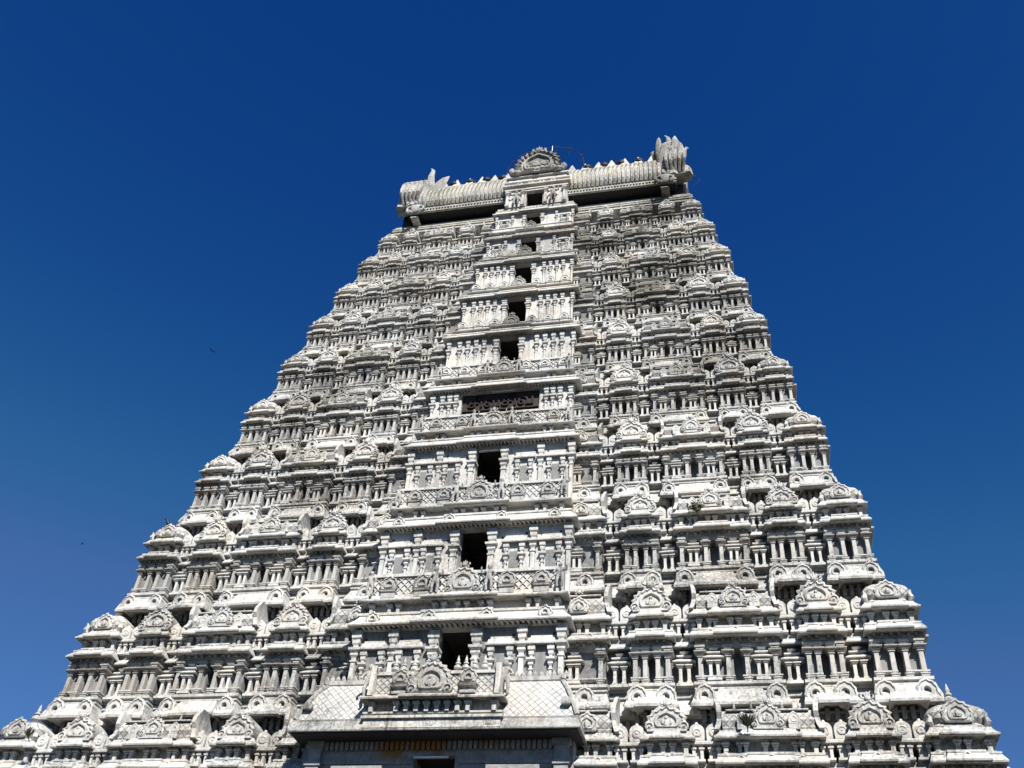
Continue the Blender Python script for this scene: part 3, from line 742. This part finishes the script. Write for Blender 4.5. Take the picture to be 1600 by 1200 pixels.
nodes = []
for k in range(NT):
    nodes.append(storey(k))
for k in range(1, NT):
    ctop = central(k, *nodes[k][:3])

# ------------------------------------------------------------------ porch over the gateway (lowest middle bay)
node0, s0, sv0, yr0 = nodes[0]
PX = 5.62; PY = -2.5
pr = MB()
zs = 16.16
pr.ring(-PX + .25, PX - .25, PY + .25, 3.0, [(zs + .03, .20), (zs, .23), (zs + .03, .26), (zs + .08, .27), (zs + .26, .20), (zs + .44, .16)])
soff = MB(); soff.box(-PX + .1, PX - .1, PY + .1, 2.6, zs - .015, zs + .06); soff.build('soffit', [BLACK], node0)  # flat black underside, eave shade painted as colour
ROOFPTS = [(zs + .42, .16), (zs + .50, .18), (zs + .54, .10), (zs + .80, .02), (zs + 1.3, -.16), (zs + 1.8, -.38), (zs + 2.2, -.62), (zs + 2.25, -.58), (zs + 2.42, -.60), (zs + 2.46, -.75)]
pr.mi = 1
pr.ring(-PX + .25, PX - .25, PY + .25, 3.0, ROOFPTS[2:7], (False, False)); pr.mi = 0
pr.ring(-PX + .25, PX - .25, PY + .25, 3.0, ROOFPTS[:3], (False, True)); pr.ring(-PX + .25, PX - .25, PY + .25, 3.0, ROOFPTS[6:])
for sg in (-1, 1):        # hip ribs with a bulb, and a row of little roof-edge leaves
    pr.tube([(sg * (PX - .25 + d + .02), PY + .25 - d - .02, z) for z, d in ROOFPTS[2:9]], .10, 6)
    pr.medal((sg * (PX - .55), PY + .13, zs + 1.05), .19, [(1, -.1), (1, .04), (.8, .06), (.3, .08)], nth=14)
    for i in range(9):
        x = sg * (2.95 + i * .24)
        pr.blade([(x, PY + .95, zs + 2.38), (x, PY + .93, zs + 2.52), (x, PY + .95, zs + 2.66)], [.11, .1, .02], [.08, .07, .02])
for xm in (-1.7, -.1, 2.2):
    pr.medal((xm, PY + .02, zs + .28), .22, [(1, -.1)] + [(p, q * .5) for p, q in KPROF], petals=9, amp=.14)
tag(pr.build('porch_roof', [CARVE, LATT], node0), 'hipped lattice roof over the lowest doorway')
# hanging bud row and stone wall under the porch roof
gw = MB()
yg = -1.35
gw.box(-PX + .30, -.85, yg, 3.0, 6.0, zs + .2); gw.box(.75, PX - .40, yg, 3.0, 6.004, zs + .204); gw.box(-.86, .76, yg + .004, yg + .3, 15.62, zs + .2)
n = 46
for i in range(n):
    x = -PX + .95 + (2 * PX - 1.9) * (i + .5) / n
    gw.ring(x - .045, x + .045, yg - .14, yg, [(zs - .34, -.02), (zs - .25, .025), (zs - .10, .02), (zs + .1, .03)])
    gw.ring(x - .10, x + .10, yg - .06, yg, [(zs - .16, -.03), (zs - .08, .0), (zs + .1, .0)])
for sg in (-1, 1):
    gw.ring(sg * (PX - .83) - .26, sg * (PX - .83) + .26, yg - .22, yg, [(6, 0), (15.2, 0), (15.22, .06), (15.36, .06), (15.4, .0), (15.9, 0), (15.92, .08), (zs + .03, .08)])
    gw.box(sg * 2.9 - 2.0, sg * 2.9 + 2.0, yg - .05, yg, 15.32, 15.40)
    gw.ring(sg * 3.0 - .9, sg * 3.0 + .9, yg - .16, yg, [(14.3, 0), (15.0, 0), (15.02, .10), (15.20, .10), (15.24, .0)])
gw.build('gateway_wall', [GRANITE], node0)
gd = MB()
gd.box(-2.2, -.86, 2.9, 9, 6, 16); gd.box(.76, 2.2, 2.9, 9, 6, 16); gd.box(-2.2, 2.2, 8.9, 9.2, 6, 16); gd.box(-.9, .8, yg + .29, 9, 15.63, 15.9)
gd.build('passage', [SHADE_DARK], node0)  # gateway interior coloured as dark as its shade
# balcony storey standing on the porch roof
pb = MB(); BX = 2.82; by = PY - .38
pb.ring(-BX + .25, BX - .25, by + .45, 3.0, [(zs + .10, .10), (zs + .44, .08), (zs + .45, .18), (zs + .55, .18), (zs + .56, .08), (zs + .62, .08), (zs + .63, .15), (zs + .70, .15), (zs + .71, -.08), (zs + 1.2, -.08)])
for i in (0, 2, 3, 4, 5, 6, 8):
    px = -BX + .42 + (2 * BX - .84) * i / 8
    for e in ((-.2, .2) if i in (2, 4, 6) else (0,)):
        pb.ring(px + e - .08, px + e + .08, by + .22, by + .6, [(zs + .68, 0), (zs + .90, 0), (zs + .95, .05), (zs + 1.02, .07), (zs + 1.03, 0), (zs + 1.12, 0)])
lip_eave(pb, -BX + .3, BX - .3, by + .3, 3.0, zs + 1.10, 1.0, .30, .22)
lip_eave(pb, -.95, .75, by + .16, 3.0, zs + 1.106, 1.0, .30, .22)
pb.build('balcony', [WASH], node0)
pg = MB(); balustrade(pg, -BX + .45, BX - .45, by + .42, zs + 1.30, zs + 2.30, .8)
for sg in (-1, 1):
    pg.quadstrip([[(sg * (BX - .32) - .10 - sg * .1 * (f - .5) ** 2, by + .1 + .12 * f, zs + 1.28 + 1.25 * f), (sg * (BX - .32) + .10 - sg * .1 * (f - .5) ** 2, by + .1 + .12 * f, zs + 1.28 + 1.25 * f), (sg * (BX - .32) + .10, by + .9, zs + 1.28 + 1.25 * f), (sg * (BX - .32) - .10, by + .9, zs + 1.28 + 1.25 * f)] for f in (0, .2, .4, .6, .8, 1)])
pg.build('balustrade', [WASH], node0)
pm = MB(); gable(pm, -.12, by + .16, zs + 1.30, .84, 21, vs=.98, amp=.13, og=.04, ck=.24); pm.build('gable_medallion', [CARVE], node0)
for sg in (-1, 1):
    m = MB(); x = sg * 1.35
    m.ring(x - .2, x + .2, by + .2, by + .5, [(zs + 1.32, .1), (zs + 1.42, .1), (zs + 1.44, 0), (zs + 1.55, 0), (zs + 1.6, .12), (zs + 1.68, .16), (zs + 1.72, 0)])
    m.medal((x, by + .22, zs + 1.95), .34, KPROF, petals=9, amp=.14); m.build('small_medallion', [CARVE], node0)
    statue(node0, sg * (BX - .12), by + .42, zs + 1.3, 1.35, STAND, sg)
for x in (-1.75, -1.4, -.98, .78, 1.1, 1.45, 1.85):
    f = MB(); finial(f, x, by + .55, zs + 2.28, .92); f.build('finial', [CLEAN], node0)

# left-over repeats of the upper storeys
tag(rest_pil.build('pilasters', [PILM], tower), kind='stuff')
tag(rest_mini.build('small_shrines', [WASH], tower), kind='stuff')
tag(rest_aed.build('wall_niches', [CLEAN], tower), kind='stuff')

# ------------------------------------------------------------------ stone base below the frame
sb = MB()
for a, b in ((-20.6, -5.2), (5.2, 20.6)):
    sb.ring(a + .6, b - .6, -.9, 21.5, [(0, .9), (1.0, .9), (1.02, .6), (2.2, .6), (2.3, .9), (2.6, .9), (2.62, .3), (8.2, .3), (8.4, .9), (9.0, .8), (9.6, .4), (9.62, .2), (ZB[0] + .2, .2)])
sb.box(-5.3, 5.3, -.6, 21.0, 9.0, 12.4)
for sg in (-1, 1):
    for i in range(8):
        pilaster(sb, sg * (6.6 + i * 1.85), -1.15, 2.7, 8.3, 1.6, .5)
sb.build('stone_base', [GRANITE], tower)

# ------------------------------------------------------------------ barrel roof with gable bay and horned ends
YF = 7.2; ZP = 57.95; RX = 9.78
plat = MB()
zb10 = ZB[10]
plat.ring(-10.55, 10.55, 7.95, 2 * YC - 7.9, [(55.9, -.4), (zb10 - .5, -.35), (zb10 - .02, .38), (zb10, .43), (zb10 + .07, .44), (zb10 + .35, .22), (zb10 + .5, .16), (zb10 + .52, .26), (zb10 + .62, .26), (zb10 + .63, .12), (zb10 + .72, .12), (zb10 + .73, .24), (zb10 + .84, .24), (zb10 + .85, -.2), (zb10 + .98, -.2), (zb10 + .99, .10), (zb10 + 1.15, .1)])
for i in range(92):
    x = -10.4 + 20.8 * (i + .5) / 92
    if abs(x) > 2.8: plat.box(x - .06, x + .06, 7.72, 8.2, zb10 - .22, zb10 + .06)
for i in range(28):
    x = -10.4 + 20.8 * (i + .5) / 28
    plat.box(x - .10, x + .10, 7.88, 8.2, zb10 + .80, zb10 + 1.02)
roof = plat.build('roof_storey', [ROOFM], tower)
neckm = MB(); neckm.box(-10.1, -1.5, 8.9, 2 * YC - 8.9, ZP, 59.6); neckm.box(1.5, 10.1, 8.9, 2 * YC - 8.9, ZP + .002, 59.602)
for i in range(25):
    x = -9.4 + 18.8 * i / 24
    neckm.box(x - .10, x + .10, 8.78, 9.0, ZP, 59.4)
neckm.build('neck_wall', [BLACK], roof)  # wall coloured black for the shade under the vault's eave
# vault: eave roll, closely set ribs, pointed profile
VP = [(7.26, 58.86), (7.22, 58.55), (7.10, 58.62), (7.08, 58.95), (7.22, 59.10), (7.02, 59.45), (6.98, 59.9), (7.06, 60.4), (7.34, 61.15), (7.9, 62.05), (8.75, 63.15), (9.7, 63.8), (10.4, 64.0)]
half = VP; full = half + [(2 * YC - y, z) for y, z in reversed(half[:-1])]
v = MB(); v.prism_x(-RX, -1.75, list(reversed(full))); v.prism_x(1.75, RX, list(reversed(full))); v.prism_x(-1.76, 1.76, [(9.6, 61.0), (2 * YC - 7.1, 59.0), (2 * YC - 7.4, 61.6), (12.0, 63.15), (10.4, 63.95), (9.6, 63.7)])
x = -RX + .12
RIB = {False: MB(), True: MB()}
while x < RX - .1:
    if abs(x) > 1.75:
        pts = [(y, z) for y, z in full[4:12]]
        RIB[x > 0].quadstrip([[(x - .10, y - .0, z), (x - .085, y - .15, z + .05), (x + .085, y - .15, z + .05), (x + .10, y, z)] for y, z in pts], False, (False, False))
    x += .31
x = -RX + .1
while x < RX - .05:
    if abs(x) > 1.9: v.box(x, x + .12, 7.0, 7.2, 58.78, 58.90)
    x += .22
v.build('barrel_vault', [ROOFM], roof)
sf = MB(); sf.box(-RX + .05, -1.8, 7.26, 9.2, 58.66, 58.86); sf.box(1.8, RX - .05, 7.26, 9.2, 58.66, 58.862); sf.build('soffit', [BLACK], roof)  # black colour here paints the shade below the vault
[RIB[q].build('vault_ribs', [ROOFM], roof) for q in (False, True)]
for i in range(19):        # ridge crest of pointed leaves
    x = -9.0 + 18.0 * i / 18
    if abs(x) < 1.6: continue
    c = MB(); y = 9.15
    c.quadstrip([[(x - .44, y, 62.95), (x + .44, y, 62.95), (x + .44, y + .3, 62.95), (x - .44, y + .3, 62.95)], [(x - .48, y, 63.62), (x + .48, y, 63.62), (x + .48, y + .3, 63.62), (x - .48, y + .3, 63.62)], [(x - .03, y + .05, 64.66), (x + .03, y + .05, 64.66), (x + .03, y + .25, 64.66), (x - .03, y + .25, 64.66)]])
    c.build('crest_leaf', [CLEAN], roof)
for i in range(13):        # dark copper pots along the ridge
    x = -7.8 + 15.6 * i / 12
    if abs(x) < 1.3: continue
    f = MB(); f.lathe(x + .5, 9.6, 63.85, [(0, .3), (.35, .52), (.65, .46), (.85, .28), (.97, .05)], 12); f.build('finial', [KALASH], roof)
# gable bay in the middle of the roof
gb = MB(); gx = 2.2; gy = 6.72; gz = 57.45
gb.ring(-2.55, 2.55, 6.95, 9.0, [(57.1, -.2), (57.12, .1), (57.2, .12), (57.24, 0), (57.3, 0), (57.31, .14), (57.44, .15), (57.46, -.02)])
gb.box(-gx, -.72, gy, 9.4, gz, 60.3); gb.box(.5, gx, gy, 9.4, gz + .003, 60.303); gb.box(-.73, .51, gy + .004, gy + .25, 58.95, 60.28)
gb.ring(-gx + .05, gx - .05, gy + .02, 9.4, [(59.10, .0), (59.13, .14), (59.24, .14), (59.26, .04), (59.40, .04), (59.46, .28), (59.58, .30), (59.72, .12), (59.8, .05), (59.95, .02), (59.96, .2), (60.06, .2), (60.1, 0), (60.6, -.05), (60.62, .12), (60.74, .12), (60.78, -.1)])
for x in (-gx + .16, gx - .16, -.92, .70): pilaster(gb, x, gy, gz + .02, 59.12, .62, .2)
gb.box(-.85, .65, gy - .06, gy + .2, 58.96, 59.08)
for x in (-1.2, -.4, .4, 1.2): gb.medal((x, gy - .2, 59.66), .2, [(1, -.1)] + [(p, q * .6) for p, q in KPROF], nth=12)
gbay = gb.build('gable_bay', [CLEAN], roof)
d = MB(); d.box(-.80, .60, gy + .24, 12, 58.98, 61); d.box(-1.6, -.73, 9.35, 12, gz - .3, 61); d.box(.51, 1.6, 9.35, 12, gz - .3, 61); d.box(-1.6, 1.6, 11.9, 12.2, gz, 61); d.box(-.75, -.70, gy + .3, 9.4, gz, 59); d.box(.48, .52, gy + .3, 9.4, gz, 59); d.build('passage', [SHADE_DARK], roof)  # door interior in a colour that carries its shade
gm = MB()
pts = []
for j in range(19):
    t = -.25 + (PI + .5) * j / 18; r = 1.4 * (1 + .18 * math.exp(-((t - PI / 2) / .3) ** 2)); pts.append((r * math.cos(t), 61.75 + r * .82 * math.sin(t)))
gm.prism_y(6.75, 10.2, [(-1.5, 60.75), (1.5, 60.75)] + pts)
gm.medal((0, 6.72, 61.75), 1.56, [(1, 0), (1, .28), (.86, .38), (.80, .22), (.70, .20), (.66, .34), (.58, .34), (.54, .14), (.2, .16)], petals=21, amp=.15, vs=.92, ogee=.18)
for q in range(60):
    a = random.uniform(0, PI); r = random.uniform(.1, .9)
    gm.ellipsoid((r * math.cos(a), 6.56, 61.65 + r * .65 * math.sin(a)), .10, .10, .12, 6, 4)
for q in (-1, 1):
    gm.ellipsoid((q * 1.5, 6.6, 61.0), .5, .3, .28, 8, 5); gm.ellipsoid((q * 1.9, 6.62, 61.3), .25, .2, .32, 8, 5)
gm.medal((0, 6.5, 60.95), .24, [(1, 0), (1, .12), (.6, .12), (.55, -.1)], nth=14)
crown(gm, 0, 6.6, 63.1, .42)
gm.build('crown_gable', [CARVE], roof)
statue(roof, -1.38, gy - .2, gz + .02, 1.42, STAND, 1); statue(roof, 1.28, gy - .2, gz + .02, 1.42, STAND, -1)

# horned gable ends
for sg in (-1, 1):
    e = MB(); xe = 9.78 if sg > 0 else -9.5
    prof = [(7.5, 59.25), (6.9, 59.3), (6.9, 59.6), (6.55, 60.6), (6.8, 61.4), (7.5, 62.4), (8.5, 63.6), (9.6, 64.6), (10.4, 65.2)]
    prof = prof + [(2 * YC - y, z) for y, z in reversed(prof[:-1])]
    p = list(reversed(prof))
    e.quadstrip([[(xe - sg * .42, y, z) for y, z in p], [(xe - sg * .1, y + (YC - y) * -.02, z) for y, z in p], [(xe + sg * .42, y + (YC - y) * .10, z + .02) for y, z in p]])
    # ribbed hood of long leaves along the front edge
    for i in range(9):
        f = i / 8
        y = 6.75 + 1.5 * f ** 1.5; z0 = 59.9 + .33 * i
        lean = sg * (.15 + .35 * f)
        for dx_ in (-.5, -.25, 0, .25, .5):
            e.blade([(xe + dx_, y + .3, z0 - .4), (xe + dx_ * 1.25, y - .22, z0 + .35), (xe + dx_ * 1.4 + lean * .3, y - .12, z0 + 1.0), (xe + dx_ * 1.5 + lean * .5, y + .25, z0 + 1.45)], [.10, .135, .10, .02], [.12, .15, .11, .03])
    if sg > 0:
        tips = [((8.65, 7.9), (8.65, 64.88), 0.25, 62.85), ((9.03, 7.7), (9.13, 63.98), 0.40, 62.35), ((9.37, 7.7), (9.29, 64.78), 0.28, 62.45), ((9.76, 7.5), (9.80, 64.28), 0.34, 61.95), ((10.09, 7.4), (10.26, 63.38), 0.32, 61.05), ((9.95, 7.2), (10.38, 62.38), 0.38, 60.25), ((8.79, 8.4), (8.07, 64.08), 0.44, 62.40), ((8.98, 7.2), (8.84, 62.28), 0.32, 60.35), ((9.56, 7.1), (9.47, 62.68), 0.30, 60.65)]
    else:
        tips = [((-8.65, 8.1), (-8.65, 64.98), 0.27, 62.85), ((-8.26, 8.5), (-7.58, 64.28), 0.52, 62.85), ((-9.37, 7.6), (-9.42, 62.33), 0.52, 61.05), ((-9.85, 7.4), (-10.00, 62.68), 0.47, 60.45), ((-8.94, 7.3), (-8.89, 62.38), 0.43, 60.45), ((-10.19, 7.3), (-10.43, 61.78), 0.38, 59.65)]
    for (bx, by_), (tx, tz), w, bz in tips:
        w *= 1.2 * random.uniform(.75, 1.2); tx += random.uniform(-.12, .12)
        e.blade([(bx, by_ + .2, bz - .8), (bx, by_, bz), (bx * .6 + tx * .4 + random.uniform(-.14, .14), by_ - .1, bz + (tz - bz) * .5), (tx * .9 + bx * .1 + random.uniform(-.1, .1), by_ - .12, bz + (tz - bz) * .8), (tx + random.uniform(-.22, .22), by_ - .02, tz)], [w * .8, w, w * .85, w * .5, .04], [.12, .16, .12, .09, .03], 8)
    e.blade([(xe + sg * .35, 7.4, 59.25), (xe + sg * .75, 7.35, 59.35), (xe + sg * .8, 7.4, 60.1), (xe + sg * .5, 7.5, 60.9)], [.45, .42, .28, .05], [.5, .5, .35, .1])
    e.medal((xe + sg * .46, YC, 61.2), 2.3, [(1, 0), (1, .12), (.84, .2), (.78, .1), (.6, .1), (.55, .22), (.42, .22), (.38, .08), (.1, .1)], 'x', sg, 17, .13)
    e.build('horned_gable_end', [CARVE], roof)
    bk = MB(); bk.ring(sg * 9.0 - .28, sg * 9.0 + .28, 7.0, 8.1, [(57.96, -.08), (58.0, 0), (58.08, 0)]); bk.build('bracket', [ROOFM], roof)
    statue(roof, sg * 9.0, 6.98, 58.06, 1.5, SQUAT, sg, name='squatting_statue')
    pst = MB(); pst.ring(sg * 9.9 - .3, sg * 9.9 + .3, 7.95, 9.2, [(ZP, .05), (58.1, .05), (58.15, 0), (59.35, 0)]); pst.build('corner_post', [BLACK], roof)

# ------------------------------------------------------------------ sign board, lamps, wires, birds, plants
def text_mesh(body, size):
    cu = bpy.data.curves.new('letters', 'FONT'); cu.body = body; cu.size = size; cu.align_x = 'CENTER'; cu.extrude = .03; cu.bevel_depth = .012
    o = bpy.data.objects.new('letters', cu); COL.objects.link(o)
    dg = bpy.context.evaluated_depsgraph_get(); dg.update()
    me = bpy.data.meshes.new_from_object(o.evaluated_get(dg)); bpy.data.objects.remove(o); return me
ysg = YE[4] - .02
sign = empty('sign_board', loc=(-.05, ysg, 36.50))
tag(sign, 'dark brown sign board with curly brown letters hung in the wide upper doorway', 'sign')
bm_ = MB(); bm_.ring(-2.1, 2.1, 0, .08, [(-.55, 0), (.62, 0)]); bm_.ring(-2.1, 2.1, -.03, .06, [(.58, .02), (.64, .02)]); bm_.ring(-2.1, 2.1, -.03, .06, [(-.59, .02), (-.53, .02)])
bm_.build('panel', [SIGNB], sign, jit=0)
me = text_mesh('\u0b9a\u0bbf\u0bb5\u0b9a\u0bbf\u0bb5', 1.0)
lt = bpy.data.objects.new('lettering', me); COL.objects.link(lt); lt.parent = sign
xs_ = [v_.co.x for v_ in me.vertices]; ys_ = [v_.co.y for v_ in me.vertices]
k_ = 3.6 / (max(xs_) - min(xs_)); kz = .84 / (max(ys_) - min(ys_))
for v_ in me.vertices:
    v_.co = (k_ * (v_.co.x - (max(xs_) + min(xs_)) / 2), -.05 - v_.co.z, kz * (v_.co.y - (max(ys_) + min(ys_)) / 2) + .02)
me.materials.clear(); me.materials.append(SIGNT)

def lamp(x, y, z, L, label):
    r = empty('tube_light', loc=(x, y, z)); tag(r, label, 'lamp', 'tube lights over the doorways')
    a = MB(); a.box(-L / 2 - .05, L / 2 + .05, 0, .05, -.03, .05); a.build('fitting', [METAL], r, jit=0)
    b = MB(); b.tube([(-L / 2, -.04, 0), (L / 2, -.04, 0)], .03, 8); b.build('tube', [TUBE], r, jit=0, shade=True)
lamp(-.15, yg - .15, 15.52, 1.25, 'white tube light across the top of the lowest doorway under the porch roof')
lamp(-.08, YE[3] - .42 * nodes[3][1] + .05, CE[3] - .36, .95, 'pale tube light at the head of the doorway just below the sign board')
lamp(.1, ysg - .12, 37.06, 1.2, 'thin white tube light fixed along the top edge of the sign board')

fw = empty('lighting_frame', loc=(0, 7.6, 62.5)); tag(fw, 'thin black cable arch on little posts behind the central roof gable', 'light frame')
wm = MB(); arc = []
for i in range(25):
    t = PI * (i / 24); arc.append((2.9 * math.cos(t) + .25, .3, .2 + 2.75 * math.sin(t) ** .8))
wm.tube(arc, .028, 4); wm.build('cable', [WIRE], fw, jit=0)
for i in (3, 7, 10, 13, 16, 20):
    p = MB(); x_, y_, z_ = arc[i]; p.tube([(x_, y_, z_ + .15), (x_ * .96, y_ + .2, z_ - .55)], .022, 4); p.tube([(x_ - .12, y_, z_ + .02), (x_ + .12, y_, z_ + .02)], .04, 4); p.build('post', [WIRE], fw, jit=0)
rod = MB(); rod.tube([(.72, 7.7, 63.2), (.72, 7.7, 65.3)], .018, 5); rod.lathe(.72, 7.7, 65.25, [(0, .03), (.05, .05), (.12, .01)], 6)
tag(rod.build('lightning_rod', [METAL], None, jit=0), 'pale thin rod standing up on top of the central roof gable', 'lightning rod')
for sg, lab in ((-1, 'thin dark cable hanging in loops behind the left horned roof end'), (1, 'thin dark cable hooked out beyond the right horned roof end')):
    c = MB()
    pts = [(sg * (10.9 + .5 * math.sin(i * .9)), 7.6, 58.4 + .32 * i + (.2 if i % 2 else 0)) for i in range(8)]
    if sg < 0: pts = [(-9.9 + .3 * i, 8.4, 64.1 + .35 * math.sin(i * 1.3)) for i in range(9)]
    c.tube(pts, .022, 4); tag(c.build('hanging_cable', [WIRE], None, jit=0), lab, 'cable')

# birds
crow = skin_mesh('perched_bird', [((0, 0, .22), .085), ((0, -.08, .31), .09), ((0, -.14, .40), .05), ((0, -.17, .46), .055), ((0, -.24, .45), .022), ((0, -.30, .44), .006), ((0, .12, .12), .06), ((0, .30, -.02), .025),
    ((.03, -.01, .12), .018), ((.03, -.03, 0), .012), ((-.03, -.01, .12), .018), ((-.03, -.03, 0), .012)], [(0, 1), (1, 2), (2, 3), (3, 4), (4, 5), (0, 6), (6, 7), (0, 8), (8, 9), (0, 10), (10, 11)])
crow.materials.append(CROW)
o = bpy.data.objects.new('perched_bird', crow); COL.objects.link(o); CROWO = o
tag(o, 'black crow perched on the tip of a corner shrine finial at the left edge', 'bird')
fly = skin_mesh('flying_bird', [((0, 0, 0), .07), ((0, -.14, .02), .06), ((0, -.24, .04), .05), ((0, -.33, .03), .012), ((0, .16, 0), .05), ((0, .34, 0), (.09, .015)),
    ((.14, -.03, .06), (.10, .025)), ((.34, -.04, .16), (.10, .02)), ((.58, .05, .12), (.06, .012)), ((-.14, -.03, .06), (.10, .025)), ((-.34, -.04, .16), (.10, .02)), ((-.58, .05, .12), (.06, .012))],
    [(0, 1), (1, 2), (2, 3), (0, 4), (4, 5), (0, 6), (6, 7), (7, 8), (0, 9), (9, 10), (10, 11)])
fly.materials.append(CROW)

# ------------------------------------------------------------------ camera, fitted to the photograph
CAMP = Vector((11.5225, -37.9032, 1.6)); F = 1594.38
rx, roll, rz = math.radians(130.41408), math.radians(5.08996), math.radians(15.10534)
from mathutils import Matrix
RM = Matrix.Rotation(rz, 3, 'Z') @ Matrix.Rotation(rx, 3, 'X') @ Matrix.Rotation(roll, 3, 'Z')
def at(px, py, dist=None, Y=None):
    d = RM @ Vector(((px - 800) / F, -(py - 600) / F, -1.0))
    t = (Y - CAMP.y) / d.y if Y is not None else dist / d.length
    return CAMP + d * t
for (px, py, dist, k2, rzz, lab) in ((331, 548, 60, .4, .9, 'larger of two dark birds gliding in the sky left of the tower'), (129, 850, 75, .36, -1.2, 'tiny dark bird flying low in the sky near the left edge')):
    o = bpy.data.objects.new('flying_bird', fly); COL.objects.link(o); o.location = at(px, py, dist); o.scale = (k2,) * 3; o.rotation_euler = (.35, .3, rzz)
    tag(o, lab, 'bird', 'birds in flight')

def tuft(px, py, Y, n, h, spread, label, leaf=.026, bushy=False):
    p = at(px, py, Y=Y); r = empty('wild_plant', loc=p); tag(r, label, 'plant', 'weeds rooted in the masonry')
    m = MB(); rnd = random.Random(int(px))
    for i in range(n):
        a = rnd.uniform(0, 2 * PI); l = h * rnd.uniform(.5, 1); sp = spread * rnd.uniform(.2, 1)
        dx_, dy_ = math.cos(a) * sp, -abs(math.sin(a)) * sp * .8
        w = leaf * rnd.uniform(.6, 1.1)
        pts = [(dx_ * f, dy_ * f, l * (f - .45 * f * f * (sp / spread))) for f in (0, .35, .7, 1)]
        m.blade(pts, [w * .4, w, w * .8, .005], [.01, .012, .01, .004], 4)
        if bushy:
            for f in (.5, .8, 1):
                m.ellipsoid((dx_ * f + rnd.uniform(-.06, .06), dy_ * f, l * f * .75 + rnd.uniform(-.05, .05)), w * 1.2, w * .5, w, 5, 3)
    m.build('leaves', [GRASSM], r, jit=0)
    st_ = MB(); st_.tube([(0, .15, -.12), (0, .02, 0), (0, 0, .12)], .03, 5); st_.build('stem', [GRASSM], r, jit=0)
tuft(1168, 1136, -1.6, 70, .62, .5, 'spiky dark weed on the barrel shrine low on the right')
tuft(44, 1152, -1.9, 40, .55, .35, 'dark grassy weed growing on the lowest left corner shrine')
tuft(1089, 800, .85, 26, .5, .32, 'small bushy green weed on a shrine right of the central bay', .07, True)

# ------------------------------------------------------------------ ground and lighting
g = MB(); g.box(-3000, 3000, -3000, 3000, -1, 0)
tag(g.build('ground', [GROUND], None, jit=0), kind='structure')

cam = bpy.data.cameras.new('camera'); co = bpy.data.objects.new('camera', cam); COL.objects.link(co)
cam.sensor_fit = 'HORIZONTAL'; cam.sensor_width = 36; cam.lens = 36 * F / 1600; cam.clip_end = 8000
co.matrix_world = Matrix.Translation(CAMP) @ RM.to_4x4()
sc.camera = co

SUN_AZ, SUN_EL = math.radians(27), math.radians(43)      # azimuth from -y towards +x
sd = Vector((math.sin(SUN_AZ) * math.cos(SUN_EL), -math.cos(SUN_AZ) * math.cos(SUN_EL), math.sin(SUN_EL)))
L = bpy.data.lights.new('sun', 'SUN'); L.energy = 5.0; L.angle = math.radians(.5); L.color = (1.0, .955, .875)
lo = bpy.data.objects.new('sun', L); COL.objects.link(lo)
lo.rotation_euler = sd.to_track_quat('Z', 'Y').to_euler(); lo.location = sd * 200

w = bpy.data.worlds.new('World'); sc.world = w; w.use_nodes = True
nt = w.node_tree; bg = nt.nodes['Background']
sky = nt.nodes.new('ShaderNodeTexSky'); sky.sky_type = 'NISHITA'; sky.sun_disc = False
sky.sun_elevation = SUN_EL; sky.sun_rotation = math.atan2(sd.x, sd.y)
sky.altitude = 200; sky.air_density = 1.0; sky.dust_density = .6; sky.ozone_density = 3.0
# clear dry-season air: deeper blue overhead than the model's default
sp = nt.nodes.new('ShaderNodeSeparateColor'); nt.links.new(sky.outputs[0], sp.inputs[0])
cb = nt.nodes.new('ShaderNodeCombineColor')
for ci, (ref, val, ex, mx) in enumerate(((.65, .062, 4.0, .50), (1.12, .57, 2.2, .79), (2.2, 2.66, 1.25, 1.15))):
    raw = sp.outputs[ci]
    p_ = math_n(nt, 'MULTIPLY', math_n(nt, 'POWER', math_n(nt, 'DIVIDE', raw, ref), ex), val)
    nt.links.new(math_n(nt, 'MINIMUM', p_, math_n(nt, 'MULTIPLY', raw, mx)), cb.inputs[ci])
nt.links.new(cb.outputs[0], bg.inputs[0])
bg.inputs[1].default_value = .05

# crow on the second storey's left corner finial
CROWO.location = at(262, 826, Y=1.9); CROWO.scale = (1.1,) * 3; CROWO.rotation_euler = (0, 0, -.9)

sc.cycles.diffuse_bounces = 1; sc.cycles.max_bounces = 6
vs = sc.view_settings; vs.view_transform = 'Standard'; vs.look = 'None'; vs.exposure = .86; vs.gamma = 1; vs.use_curve_mapping = False
